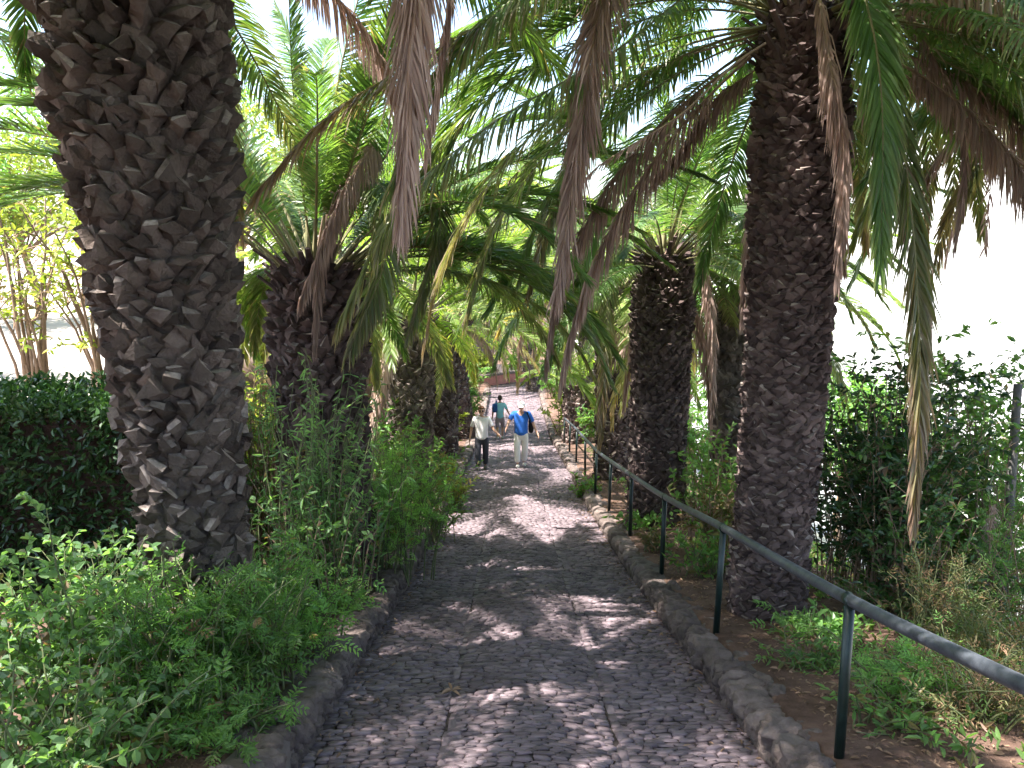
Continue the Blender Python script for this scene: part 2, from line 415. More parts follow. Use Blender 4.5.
# ------------------------------------------------------------------ palm fronds
def frond_mesh(name, P, n=110, lw=.024, ll=.46, droop=.25, vang=22, spread=1.0, dead=0.0, tipdry=0.0, seed=0, lod=1, r0=.02, start=.16, T0=None, thin=0.0):
    """one pinnate frond along the rachis P (local points). dead: leaflets folded against the rachis"""
    rng = np.random.default_rng(seed)
    Q, L = spline(P, 64)
    T, S, Nn = frames(Q)
    # leaflets
    t = np.linspace(start, .995, n); t = t + rng.normal(0, .25 / n, n)
    t = np.clip(t, 0, 1)
    def at(A): return np.stack([np.interp(t * 63, np.arange(64), A[:, k]) for k in range(3)], 1)
    q, Tt, St, Nt = at(Q), nrm(at(T)), nrm(at(S)), nrm(at(Nn))
    pos, dr, ln_, wv, tt = [], [], [], [], []
    for sgn in (-1, 1):
        a = np.interp(t, [start, .5, 1], [R(72), R(55), R(16)]) * spread + rng.normal(0, .07 + .08 * dead, n)
        v = R(vang) * (1 - dead) + rng.normal(0, .16 + .3 * dead, n)
        d = np.cos(a)[:, None] * Tt + np.sin(a)[:, None] * (sgn * St * np.cos(v)[:, None] + Nt * np.sin(v)[:, None])
        l = ll * np.interp(t, [start, start + .12, .45, .8, 1], [.38, .75, 1, .8, .5]) * rng.uniform(.86, 1.08, n)
        keep = rng.random(n) > thin
        pos.append(q[keep]); dr.append(nrm(d)[keep]); ln_.append(l[keep]); tt.append(t[keep])
        w = nrm(Tt - d * np.sum(Tt * d, 1, keepdims=True) + rng.normal(0, .25, (n, 3)) ); wv.append(w[keep])
    pos = np.vstack(pos); d = np.vstack(dr); l = np.concatenate(ln_); w = np.vstack(wv); tt = np.concatenate(tt); m = len(l)
    w = nrm(w - d * np.sum(w * d, 1, keepdims=True))
    g = np.array([0, 0, -1.0]); dp = (droop * rng.uniform(.6, 1.4, m))[:, None]
    st = (0, .3, .7, 1.0); ws = (.5, 1.0, .75, 0)
    V = np.zeros((m, 7, 3)); dry = np.zeros((m, 7))
    base_dry = np.clip(np.interp(tt, [0, 1], [-.55, 1.15]) * tipdry + rng.normal(0, .12, m) * (tipdry > 0), 0, 1) if tipdry else np.zeros(m)
    lone = (rng.random(m) < .02) * .8
    base_dry = np.clip(base_dry + lone, 0, 1)
    for k, (s, wk) in enumerate(zip(st, ws)):
        dd = nrm(d + g * dp * s)
        c = pos + dd * (l * s)[:, None]
        hw = lw * .5 * wk * (.8 if dead else 1)
        if k < 3:
            V[:, 2 * k] = c - w * hw; V[:, 2 * k + 1] = c + w * hw
            dry[:, 2 * k] = dry[:, 2 * k + 1] = np.clip(base_dry + (.0, 0, .08)[k], 0, 1)
        else: V[:, 6] = c; dry[:, 6] = np.clip(base_dry + .5, 0, 1)
    b = np.arange(m)[:, None] * 7
    quads = np.vstack([b + np.array([0, 1, 3, 2]), b + np.array([2, 3, 5, 4])]); tri = b + np.array([4, 5, 6])
    mb = MB()
    var = np.repeat(rng.uniform(.75, 1.25, m), 7)
    mb.add(V.reshape(-1, 3), [quads, tri], var, dry.ravel(), 0)
    rr = r0 * np.interp(np.linspace(0, 1, 64), [0, .06, .2, 1], [1.9, 1.1, .8, .16])
    step = 2 if lod else 4
    mb.add(*tube(Q[::step], rr[::step], 6 if lod else 4, .6), var=1, mat=1)
    F_, mi = [], []
    for (k, mm), fs in mb.f.items():
        a = np.concatenate(fs); F_.append(a); mi.append(np.full(len(a), mm))
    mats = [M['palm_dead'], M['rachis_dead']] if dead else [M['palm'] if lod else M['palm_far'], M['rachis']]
    return mesh(name, np.concatenate(mb.V), F_, mats, np.concatenate(mi), np.concatenate(mb.c), np.concatenate(mb.d))

def arch(e0, bend, L=4.0, twist=0, kpow=1.15, n=9):
    """rachis leaving at e0 degrees above level and bending down by 'bend' degrees"""
    pts = [np.zeros(3)]; s = np.linspace(0, 1, 25)
    x = z = 0.0; yv = 0.0
    for i in range(24):
        a = R(e0 - bend * s[i] ** kpow)
        x += math.cos(a) * L / 24; z += math.sin(a) * L / 24; yv += twist * s[i] * L / 24
        if (i + 1) % 3 == 0: pts.append(np.array([x, yv, z]))
    return pts

VAR = {}
def variants():
    rng = np.random.default_rng(21)
    spec = {'young': [(78, 45), (70, 60), (64, 50), (55, 70)], 'mid': [(45, 70), (38, 85), (30, 75), (22, 90)], 'old': [(10, 75), (0, 80), (-8, 72), (-15, 68)], 'dead': [(-5, 85), (-25, 64), (-40, 48), (15, 104)]}
    for age, lst in spec.items():
        for lod in (1, 0):
            out = []
            for i, (e, b) in enumerate(lst * 2):
                L = 4.0 * rng.uniform(.88, 1.05)
                P = arch(e + rng.normal(0, 3), b + rng.normal(0, 5), L * (.9 if age == 'dead' else 1), rng.normal(0, .12))
                kw = dict(young=dict(droop=.12, vang=34), mid=dict(droop=.25, vang=24), old=dict(droop=.5, vang=12, tipdry=rng.choice([0, .35, .7])), dead=dict(droop=2.2, vang=0, dead=1.0, spread=.6, ll=.46))[age]
                out.append(frond_mesh('dead_frond' if age == 'dead' else 'frond', P, n=(260 if age == 'dead' else 175) if lod else 84, lw=.021 if lod else .034, seed=int(rng.integers(1e6)), lod=lod, **kw))
            VAR[(age, lod)] = out
variants()

GUARD = [(445, 388, 575, 490, 29), (400, 440, 640, 768, 30), (15, 40, 262, 560, 5.9), (745, 300, 855, 620, 7.4), (272, 400, 375, 560, 8.9),
         (622, 385, 690, 520, 13), (955, 262, 1024, 370, 100), (0, 215, 92, 400, 11.5), (0, 400, 1024, 768, 14), (540, 160, 720, 330, 6.8), (245, 90, 560, 420, 6.8), (250, -60, 560, 90, 5.0), (730, 0, 860, 310, 6.6), (690, 200, 740, 480, 8)]
def blocked(pts, extra=0, guard=GUARD):
    for p in pts:
        x, y, d = proj(p)
        if d < .6: continue
        for (x0, y0, x1, y1, dd) in guard:
            e = extra * 60 / d
            if d < dd and x0 - e < x < x1 + e and y0 - e < y < y1 + e: return True
    return False

def trunk_mesh(rng, base, top, r0, r1, bw=.19, bh=.13, out=.06, dark=False, flare=0, bend=None, lodn=1.0, topout=None, cutfrac=.6, r_top=None):
    """axis base->top; core of fibre with rows of overlapping leaf-base stubs"""
    base, top = np.asarray(base, float), np.asarray(top, float)
    mid = (base + top) / 2 + (np.asarray(bend) if bend is not None else 0)
    A, L = spline([base, mid, top], 40)
    T, S, Nn = frames(A)
    mb = MB(); k = 22
    ts = np.linspace(0, 1, 40)
    def rad(t): return np.interp(t, [0, .06, .2, .8, 1], [r0 * (1.0 + flare), r0 * (1 + flare * .5), r0, r1, (r_top or r1 * .8)])
    mb.add(*tube(A, rad(ts) * .93, k), var=1, mat=1)
    rows = int(L / bh / .62); row = 0
    Vs, fq, ft, cutq, var = [], [], [], [], []
    n0 = 0
    for row in range(rows):
        t = (row + .5) / rows
        c = np.array([np.interp(t * 39, np.arange(40), A[:, q]) for q in range(3)])
        Tt = nrm(np.array([np.interp(t * 39, np.arange(40), T[:, q]) for q in range(3)])); s = nrm(np.array([np.interp(t * 39, np.arange(40), S[:, q]) for q in range(3)])); nn = np.cross(s, Tt)
        r = float(rad(t)); m = max(6, int(round(2 * math.pi * r / bw)))
        oo = out if topout is None else float(np.interp(t, [0, .55, 1], [out, out * 1.15, topout]))
        for j in range(m):
            a = (j + .5 * (row % 2) + rng.normal(0, .07)) / m * 2 * math.pi + row * .06
            Rr = math.cos(a) * s + math.sin(a) * nn; Tg = -math.sin(a) * s + math.cos(a) * nn
            w = bw * rng.uniform(.85, 1.12); h = bh * rng.uniform(.7, 1.45); o = oo * rng.uniform(.25, 1.75); sk = rng.normal(0, .18) * w
            th = min(.045, o * .7) * rng.uniform(.7, 1.2)
            def pt(u, v, q): return c + Rr * (r * .97 + q) + Tg * u + Tt * v
            cut = rng.normal(0, .25) * h
            vs = [pt(0, -.75 * h, -.005), pt(-w * .52, 0, -.004), pt(w * .52, 0, -.004), pt(-w * .30 + sk, h * .6 + cut, o), pt(w * .30 + sk, h * .6 - cut, o), pt(sk * .5, -.05 * h, o * .75 + .006),
                  pt(-w * .27 + sk, h * .72 + cut, o - th), pt(w * .27 + sk, h * .72 - cut, o - th), pt(-w * .3, h * .75, -.02), pt(w * .3, h * .75, -.02), pt(-w*.36, .22*h, o*.55), pt(w*.36, .22*h, o*.55)]
            jt = rng.normal(0, .055 * w, (12, 3)); jt[:3] *= .3; jt[8:10] = 0
            vs = list(np.array(vs) + jt); Vs += vs
            ft += [[n0, n0 + 2, n0 + 5], [n0, n0 + 5, n0 + 1], [n0 + 1, n0 + 5, n0 + 10], [n0 + 10, n0 + 5, n0 + 3], [n0 + 5, n0 + 4, n0 + 3], [n0 + 2, n0 + 11, n0 + 5], [n0 + 11, n0 + 4, n0 + 5], [n0+1, n0+10, n0+8], [n0+2, n0+9, n0+11]]
            fq += [[n0 + 6, n0 + 7, n0 + 9, n0 + 8], [n0 + 10, n0 + 3, n0 + 6, n0 + 8], [n0 + 4, n0 + 11, n0 + 9, n0 + 7]]
            (cutq if rng.random() < cutfrac else fq).append([n0 + 3, n0 + 4, n0 + 7, n0 + 6])
            var += [rng.uniform(.6, 1.4)] * 12; n0 += 12
    off = mb.n
    mb.add(Vs, [np.array(ft), np.array(fq)], np.array(var), 0, 0)
    if cutq:
        mb.f.setdefault((4, 2), []).append(np.array(cutq) + off)
    # ragged petiole stubs under the crown
    ax = T[-1]
    for i in range(46):
        a = i * 2.39996; tt_ = 1 - .10 * (i % 5) / 4
        c = np.array([np.interp(tt_ * 39, np.arange(40), A[:, q]) for q in range(3)])
        Rr = math.cos(a) * S[-1] + math.sin(a) * Nn[-1]; l = rng.uniform(.18, .42)
        r = float(rad(tt_)) * .85
        p0 = c + Rr * r; P = [p0, p0 + Rr * l * .35 + ax * l * .5, p0 + Rr * l * .75 + ax * l * .8]
        mb.add(*tube(P, [.05, .038, .03], 5, .5), var=rng.uniform(.7, 1.2), mat=0)
    return mb, A

PALMS = []
def palm(label, base, top, r0, r1, nf=40, length=1.0, lod=1, seed=0, bw=.19, bh=.13, out=.06, dark=False, custom=(), ages=(.22, .42, .22, .14), flare=.1, bend=None, topout=None, guard=GUARD, cutfrac=.6, name='palm_tree', group='palms lining the cobbled path', az_skip=()):
    rng = np.random.default_rng(seed + 100)
    base = np.array([base[0], base[1], float(ground(base[0], base[1])) - .12]); top = np.asarray(top, float)
    root = empty(name, base); tag(root, label, 'palm tree', group)
    PALMS.append(root)
    mb, A = trunk_mesh(rng, base, top, r0, r1, bw, bh, out, dark, flare, bend, topout=topout, cutfrac=cutfrac)
    mb.V = [v - base for v in mb.V]
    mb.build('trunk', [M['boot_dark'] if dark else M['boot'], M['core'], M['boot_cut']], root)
    for i in range(nf):
        t = (i + .5) / nf
        c = np.cumsum(ages) / sum(ages); age = ['young', 'mid', 'old', 'dead'][int(np.searchsorted(c, t))]
        for tries in range(5):
            az = i * 2.39996 + rng.normal(0, .25) + tries * 1.3
            me = VAR[(age, lod)][rng.integers(8)]
            s = length * rng.uniform(.85, 1.1)
            rr = r1 * rng.uniform(.8, 1.05) * {'young': .45, 'mid': .85, 'old': 1.0, 'dead': 1.05}[age]; hz = {'young': .12, 'mid': .05, 'old': -.08, 'dead': -.22}[age]
            loc = top + np.array([math.cos(az) * rr, math.sin(az) * rr, hz + rng.normal(0, .04)])
            vs = np.array([me.vertices[q].co[:] for q in range(0, len(me.vertices), max(1, len(me.vertices) // 60))]) * s
            ca, sa = math.cos(az), math.sin(az)
            tl = rng.normal(0, .12); ct, st_ = math.cos(tl), math.sin(tl)
            wp = vs @ np.array([[1, 0, 0], [0, ct, st_], [0, -st_, ct]]) @ np.array([[ca, sa, 0], [-sa, ca, 0], [0, 0, 1]]) + loc
            if not blocked(wp, guard=guard): break
        else: continue
        o = link('dead_frond' if age == 'dead' else 'frond', me, root)
        o.location = loc - base; o.rotation_euler = (tl, 0, az); o.scale = (s, s, s)
    for q, kw in enumerate(custom):
        pts = [np.asarray(p) for p in kw.pop('P')]
        o0 = pts[0].copy(); dead = kw.get('dead', 0)
        me = frond_mesh('dead_frond' if dead else 'frond', [p - o0 for p in pts], seed=seed * 50 + q, **kw)
        o = link('dead_frond' if dead else 'frond', me, root); o.location = o0 - base
    return root

def pts(*a): return [W(*q) for q in a]

# ---- A: big palm at the left front
At = W(118, -125, 5.15)
palm('large palm at the left front with broad shaggy grey-brown trunk rising out of frame', W(210, 640, 6.15), At, .29, .48, nf=46, ages=(.26, .48, .24, .02), seed=1, bw=.155, bh=.10, out=.065, flare=.05, topout=.15, cutfrac=.75,
     custom=[
        dict(P=[At, W(230, -330, 5.1), W(350, -270, 4.9), W(414, -100, 4.85), W(412, 40, 4.85), W(402, 215, 4.9)], n=700, lw=.019, ll=.62, droop=.85, dead=.8, spread=.85, start=.25),
        dict(P=[At, At + (1.2, -.6, .55), At + (2.4, -1.4, .35), At + (3.5, -2.2, -.3)], n=190, lw=.024, ll=.5, droop=.25),  # green fronds added above the frame to cast shade on the near path
        dict(P=[At, At + (1.3, -.2, .6), At + (2.6, -.4, .4), At + (3.8, -.7, -.15)], n=190, lw=.024, ll=.5, droop=.25),
        dict(P=[At, At + (1.2, .3, .8), At + (2.4, .7, .8), At + (3.5, 1.1, .5)], n=190, lw=.024, ll=.5, droop=.25),
        dict(P=[At, At + (.3, -1.1, .6), At + (.5, -2.2, .5), At + (.6, -3.3, .0)], n=190, lw=.026, ll=.52, droop=.25),
        dict(P=[At, At + (1.0, -.8, .9), At + (1.7, -1.6, .9), At + (2.3, -2.3, .5)], n=190, lw=.026, ll=.52, droop=.25),
        dict(P=[At, At + (.9, -1.0, .6), At + (1.7, -2.1, .4), At + (2.4, -3.0, -.2)], n=190, lw=.024, ll=.5, droop=.25),
        dict(P=[At, W(280, -230, 5.4), W(400, -190, 5.6), W(450, -60, 5.7), W(440, 60, 5.7), W(425, 150, 5.7)], n=320, lw=.018, ll=.44, droop=2.4, dead=1.0, spread=.6, start=.3),
     ])
# ---- E: right front palm
Et = W(806, 15, 7.1)
def fE(*a): return [Et + np.array([0, 0, -.05])] + [W(*q) for q in a]
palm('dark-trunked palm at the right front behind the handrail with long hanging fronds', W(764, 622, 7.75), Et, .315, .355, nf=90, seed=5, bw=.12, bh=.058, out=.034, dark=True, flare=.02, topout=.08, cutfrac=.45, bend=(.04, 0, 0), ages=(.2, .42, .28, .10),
     custom=[
        dict(P=fE((720, -110, 6.7), (640, -80, 6.4), (600, 10, 6.25), (582, 120, 6.2), (558, 288, 6.2)), n=620, lw=.019, ll=.56, droop=1.0, dead=.85, spread=.8, start=.2),
        dict(P=fE((720, -20, 6.9), (610, 55, 6.5), (490, 125, 6.2), (400, 205, 6.0), (340, 320, 5.9)), n=230, lw=.020, ll=.54, droop=.75, vang=5, tipdry=.35, start=.2),
        dict(P=fE((700, -60, 6.6), (560, -15, 6.1), (420, 60, 5.8), (330, 115, 5.7), (258, 190, 5.7)), n=250, lw=.020, ll=.50, droop=.65, vang=8, tipdry=.9, start=.2),
        dict(P=fE((700, -90, 6.8), (600, -60, 6.2), (500, 10, 5.9), (430, 90, 5.8), (390, 190, 5.8)), n=240, lw=.020, ll=.52, droop=.6, vang=8, start=.2, tipdry=.2),
        dict(P=fE((690, 10, 7.6), (590, 40, 7.8), (500, 90, 8.0), (430, 160, 8.2), (400, 250, 8.2)), n=220, lw=.022, ll=.52, droop=.6, vang=8, start=.2, tipdry=.3),
        dict(P=fE((680, -30, 8.2), (560, -10, 8.8), (450, 40, 9.2), (380, 120, 9.4)), n=200, lw=.024, ll=.52, droop=.5, vang=10, start=.2),
        dict(P=fE((700, 50, 8.0), (620, 110, 8.6), (560, 190, 9.0), (530, 290, 9.2)), n=200, lw=.022, ll=.48, droop=.6, vang=8, start=.2, tipdry=.5),
        dict(P=fE((690, 55, 7.6), (620, 85, 8.2), (560, 130, 8.8), (500, 190, 9.2)), n=90, lw=.022, ll=.3, droop=.9, dead=1, spread=.4, start=.3, thin=.4),
        dict(P=fE((740, 60, 6.9), (680, 115, 6.8), (600, 165, 6.7), (570, 200, 6.7)), n=90, lw=.018, ll=.16, droop=.9, dead=1, spread=.4, start=.5, thin=.5, r0=.024),
        dict(P=fE((755, 70, 7.3), (715, 100, 7.6), (680, 150, 7.8), (655, 178, 7.9)), n=260, lw=.018, ll=.36, droop=1.4, dead=1, spread=.8, start=.3),
        dict(P=fE((840, -50, 6.3), (868, 10, 6.0), (882, 110, 5.95), (880, 270, 6.0)), n=260, lw=.020, ll=.50, droop=.45, vang=12, start=.25, spread=.66),
        dict(P=fE((850, -30, 6.8), (885, 50, 6.5), (910, 200, 6.4), (920, 370, 6.4), (914, 515, 6.4)), n=320, lw=.021, ll=.54, droop=.5, vang=6, tipdry=.75, start=.25, spread=.62),
        dict(P=fE((815, -15, 6.4), (828, 50, 6.3), (845, 160, 6.35), (838, 275, 6.4)), n=300, lw=.018, ll=.42, droop=2.2, dead=1, spread=.5, start=.3),
        dict(P=fE((880, -20, 6.9), (935, 60, 6.7), (965, 150, 6.6), (955, 245, 6.6)), n=180, lw=.018, ll=.34, droop=1.0, dead=1, spread=.7, start=.3, thin=.25),
        dict(P=fE((900, -30, 7.2), (965, 60, 7.3), (990, 150, 7.3), (985, 250, 7.3)), n=90, lw=.022, ll=.26, droop=.3, dead=1, spread=1.1, start=.3, thin=.2),
        dict(P=fE((900, -60, 6.8), (985, 20, 6.6), (1030, 120, 6.5), (1035, 250, 6.5)), n=180, lw=.021, ll=.42, droop=.5, vang=10, start=.25, tipdry=.5),
        dict(P=fE((900, -10, 7.9), (960, 40, 8.3), (1010, 110, 8.6), (1040, 190, 8.8)), n=180, lw=.021, ll=.44, droop=.5, vang=10, start=.25),
        dict(P=fE((890, -40, 7.6), (950, 20, 7.8), (985, 110, 8.0), (960, 215, 8.0)), n=200, lw=.021, ll=.44, droop=.6, vang=10, start=.2, tipdry=.4),
        dict(P=fE((870, 0, 8.4), (905, 50, 9.2), (930, 140, 9.8), (925, 240, 10)), n=200, lw=.022, ll=.44, droop=.6, vang=10, start=.2, tipdry=.7),
        dict(P=fE((900, -70, 7.4), (980, -40, 7.6), (1030, 40, 7.8), (1020, 160, 7.8)), n=200, lw=.021, ll=.46, droop=.6, vang=10, start=.2),
        dict(P=fE((880, 10, 8.3), (930, 70, 9.0), (955, 160, 9.4), (935, 270, 9.6)), n=180, lw=.021, ll=.44, droop=.6, vang=8, start=.25, tipdry=.6),
     ])
# extra right-hand fronds are part of the crown above
# ---- B: second palm on the left
Bt = W(314, 272, 9.1)
def fB(*a): return [Bt] + [W(*q) for q in a]
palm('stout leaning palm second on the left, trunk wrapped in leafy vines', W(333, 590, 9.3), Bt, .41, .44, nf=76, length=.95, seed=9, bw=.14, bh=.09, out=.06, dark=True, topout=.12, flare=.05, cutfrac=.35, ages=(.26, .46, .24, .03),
     custom=[
        dict(P=fB((250, 190, 9.2), (170, 160, 9.3), (85, 178, 9.4), (0, 186, 9.4), (-60, 200, 9.4)), n=120, lw=.03, ll=.5, droop=.15, vang=35, start=.2),
        dict(P=fB((250, 150, 9.6), (160, 85, 9.8), (60, 72, 10), (10, 95, 10.1), (-30, 140, 10.2)), n=120, lw=.03, ll=.5, droop=.25, vang=25, start=.2),
        dict(P=fB((330, 190, 8.8), (345, 180, 8.5), (322, 250, 8.4), (314, 345, 8.4)), n=280, lw=.02, ll=.40, droop=2.2, dead=1, spread=.6, start=.3),
        dict(P=fB((345, 190, 8.7), (385, 190, 8.3), (385, 260, 8.1), (350, 350, 8.1)), n=180, lw=.021, ll=.50, droop=.7, vang=8, start=.2, tipdry=.3),
        dict(P=fB((360, 200, 8.9), (420, 180, 8.7), (440, 230, 8.6), (410, 330, 8.6)), n=180, lw=.021, ll=.48, droop=.6, vang=8, start=.2, tipdry=.3),
        dict(P=fB((340, 170, 8.9), (375, 140, 8.5), (345, 190, 8.0), (300, 300, 7.8)), n=280, lw=.02, ll=.42, droop=2.2, dead=1, spread=.6, start=.3),
     ])
# ---- F, G: right middle palms
Ft = W(664, 258, 13.1)
def fF(*a): return [Ft] + [W(*q) for q in a]
palm('dark palm third tree deep on the right with yellowing fronds over the rail', W(655, 525, 13.4), Ft, .40, .41, nf=72, length=.9, seed=13, ages=(.22, .42, .30, .05), bw=.13, bh=.075, out=.045, dark=True, topout=.10, cutfrac=.3,
     custom=[
        dict(P=fF((640, 225, 12.8), (612, 262, 12.5), (606, 350, 12.4), (600, 440, 12.4)), n=120, lw=.028, ll=.48, droop=.5, vang=8, start=.2, tipdry=.75, spread=.7),
        dict(P=fF((685, 225, 12.8), (705, 270, 12.6), (713, 350, 12.5), (711, 430, 12.5)), n=200, lw=.024, ll=.44, droop=1.8, dead=1, spread=.65, start=.25),
        dict(P=fF((645, 215, 13), (600, 225, 13.2), (570, 280, 13.3), (550, 350, 13.4)), n=120, lw=.03, ll=.48, droop=.4, vang=12, start=.2),
        dict(P=fF((700, 205, 13.1), (735, 230, 13.2), (765, 300, 13.4), (780, 400, 13.5)), n=110, lw=.028, ll=.42, droop=.5, vang=10, start=.2, tipdry=.5),
     ])
Gt = W(616, 290, 19)
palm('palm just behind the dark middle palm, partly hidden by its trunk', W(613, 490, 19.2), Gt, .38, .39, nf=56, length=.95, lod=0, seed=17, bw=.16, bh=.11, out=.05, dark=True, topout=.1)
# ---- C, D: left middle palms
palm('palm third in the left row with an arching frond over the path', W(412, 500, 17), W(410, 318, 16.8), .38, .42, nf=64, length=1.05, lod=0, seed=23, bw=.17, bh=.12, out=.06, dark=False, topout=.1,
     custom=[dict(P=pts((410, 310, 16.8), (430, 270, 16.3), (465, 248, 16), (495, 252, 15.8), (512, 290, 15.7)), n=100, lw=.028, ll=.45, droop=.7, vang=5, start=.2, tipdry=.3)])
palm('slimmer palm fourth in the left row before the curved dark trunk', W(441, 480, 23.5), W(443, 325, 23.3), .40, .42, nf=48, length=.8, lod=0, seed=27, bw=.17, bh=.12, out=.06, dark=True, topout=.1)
palm('dark curving palm right behind the walking woman', W(463, 440, 30), W(497, 232, 29), .38, .36, nf=46, length=.95, lod=0, seed=31, bw=.16, bh=.11, out=.05, dark=True, bend=(-.8, 0, 0), topout=.09,
     custom=[dict(P=pts((497, 235, 29), (485, 240, 28), (500, 300, 27.5), (505, 375, 27.5)), n=100, lw=.034, ll=.5, droop=.5, tipdry=.6, start=.2),
             dict(P=pts((497, 235, 29), (530, 225, 28), (560, 290, 27.5), (556, 385, 27.5)), n=100, lw=.034, ll=.5, droop=.5, tipdry=.2, start=.2),
             dict(P=pts((497, 235, 29), (520, 245, 30), (522, 320, 31), (517, 392, 31)), n=100, lw=.034, ll=.5, droop=.5, tipdry=1.2, start=.2),
             dict(P=pts((497, 235, 29), (515, 232, 28), (538, 280, 27), (533, 360, 27)), n=90, lw=.032, ll=.5, droop=.4, tipdry=1.6, start=.2)])
# ---- far
palm('short palm standing where the handrail ends far down the right side', W(577, 445, 28), W(576, 392, 28), .40, .40, nf=44, length=.7, lod=0, seed=37, bw=.2, bh=.14, out=.06, dark=True)
palm('slender palm far down the right side of the path', W(590, 455, 33), W(588, 300, 33), .36, .34, nf=50, length=1.0, lod=0, seed=41, bw=.2, bh=.14, out=.06)
palm('far palm on the left beyond the walkers', W(440, 450, 31), W(446, 318, 31), .36, .34, nf=50, length=.95, lod=0, seed=43, bw=.2, bh=.14, out=.06)
palm('farthest palm closing the view above the red wall', W(535, 410, 47), W(520, 290, 47), .38, .36, nf=54, length=1.3, lod=0, seed=47, bw=.24, bh=.16, out=.06)
palm('palm at far right beyond the dark middle palm', W(735, 560, 15.5), W(728, 300, 15.4), .34, .34, nf=34, length=.8, lod=0, seed=53, bw=.17, bh=.12, out=.06, guard=GUARD + [(690, 330, 760, 520, 100)])
# unseen palms beside and behind the camera, added so their crowns shade the near path
palm('unseen palm added for shade behind the viewer on the left of the path', (-2.5, -1.2, 0), (-2.6, -1.4, 6.2), .4, .42, nf=40, lod=0, seed=61, length=1.05)
palm('unseen palm added for shade behind the viewer on the right of the path', (3.0, 1.4, 0), (3.1, 1.2, 5.9), .4, .42, nf=40, lod=0, seed=67, length=1.0)
palm('unseen palm added for shade left of the viewer on the bank', (-3.7, 1.6, 0), (-3.8, 1.5, 5.4), .38, .42, nf=28, lod=0, seed=83, length=1.0)
palm('palm beyond the left edge of the frame beside the hedge', (-6.4, 7.4, 0), (-6.6, 7.4, 4.7), .38, .42, nf=22, seed=79, length=.95)
palm('palm whose crown reaches in from beyond the right edge of the frame', W(1240, 700, 9.6), W(1190, 40, 9.0), .4, .42, nf=60, seed=73, length=1.0, dark=True, ages=(.2, .4, .3, .1))

# ------------------------------------------------------------------ leaves, bushes
def leaves_arr(pos, d, nv, L, Wd, fold=.25, curl=.15):
    """oval folded leaves: 6 verts each, two quads"""
    d = nrm(d); s = nrm(np.cross(d, nv)); n = np.cross(s, d)
    L = np.asarray(L)[:, None]; Wd = np.asarray(Wd)[:, None]
    b = pos; t = pos + d * L - n * curl * L
    l1 = pos + d * L * .32 - s * Wd * .46 + n * Wd * fold; r1 = pos + d * L * .32 + s * Wd * .46 + n * Wd * fold
    l2 = pos + d * L * .70 - s * Wd * .36 + n * (Wd * fold * .8 - curl * L * .4); r2 = pos + d * L * .70 + s * Wd * .36 + n * (Wd * fold * .8 - curl * L * .4)
    V = np.stack([b, l1, l2, t, r2, r1], 1); m = len(pos)
    i = np.arange(m)[:, None] * 6
    return V.reshape(-1, 3), np.vstack([i + np.array([0, 3, 2, 1]), i + np.array([0, 5, 4, 3])])

def add_leaves(mb, rng, pos, out_dir, L, ratio=.5, up=.7, pinnate=0, dry=0.0, varr=(.7, 1.3), mat=0, drop=.0, fold=.25):
    m = len(pos)
    d = nrm(out_dir + rng.normal(0, .55, (m, 3)) + np.array([0, 0, -drop]))
    nv = nrm(np.array([0, 0, up]) + rng.normal(0, .45, (m, 3)))
    Ls = L * rng.uniform(.6, 1.25, m)
    v0 = rng.uniform(*varr, m); dr0 = np.clip((rng.random(m) < dry) * rng.uniform(.4, 1, m), 0, 1)
    if not pinnate:
        V, f = leaves_arr(pos, d, nv, Ls, Ls * ratio, fold); mb.add(V, [f], np.repeat(v0, 6), np.repeat(dr0, 6), mat)
        return
    s = nrm(np.cross(d, nv)); P, D, LL, vv, dd = [], [], [], [], []
    for k in range(pinnate):
        t = .25 + .7 * k / max(1, pinnate - 1)
        for sg in (-1, 1):
            P.append(pos + d * (Ls * t)[:, None] - np.array([0, 0, 1]) * (Ls * t * t * .18)[:, None]); D.append(nrm(d * .8 + sg * s + rng.normal(0, .15, (m, 3)))); LL.append(Ls * (.42 - .22 * abs(t - .5)) * rng.uniform(.85, 1.1, m)); vv.append(v0 * rng.uniform(.9, 1.1, m)); dd.append(dr0)
    P.append(pos + d * (Ls * .95)[:, None]); D.append(d); LL.append(Ls * .35); vv.append(v0); dd.append(dr0)
    P = np.vstack(P); D = np.vstack(D); LL = np.concatenate(LL); vv = np.concatenate(vv); dd = np.concatenate(dd)
    NN = np.vstack([nv] * (2 * pinnate + 1))
    V, f = leaves_arr(P, D, NN, LL, LL * ratio, fold); mb.add(V, [f], np.repeat(vv, 6), np.repeat(dd, 6), mat)

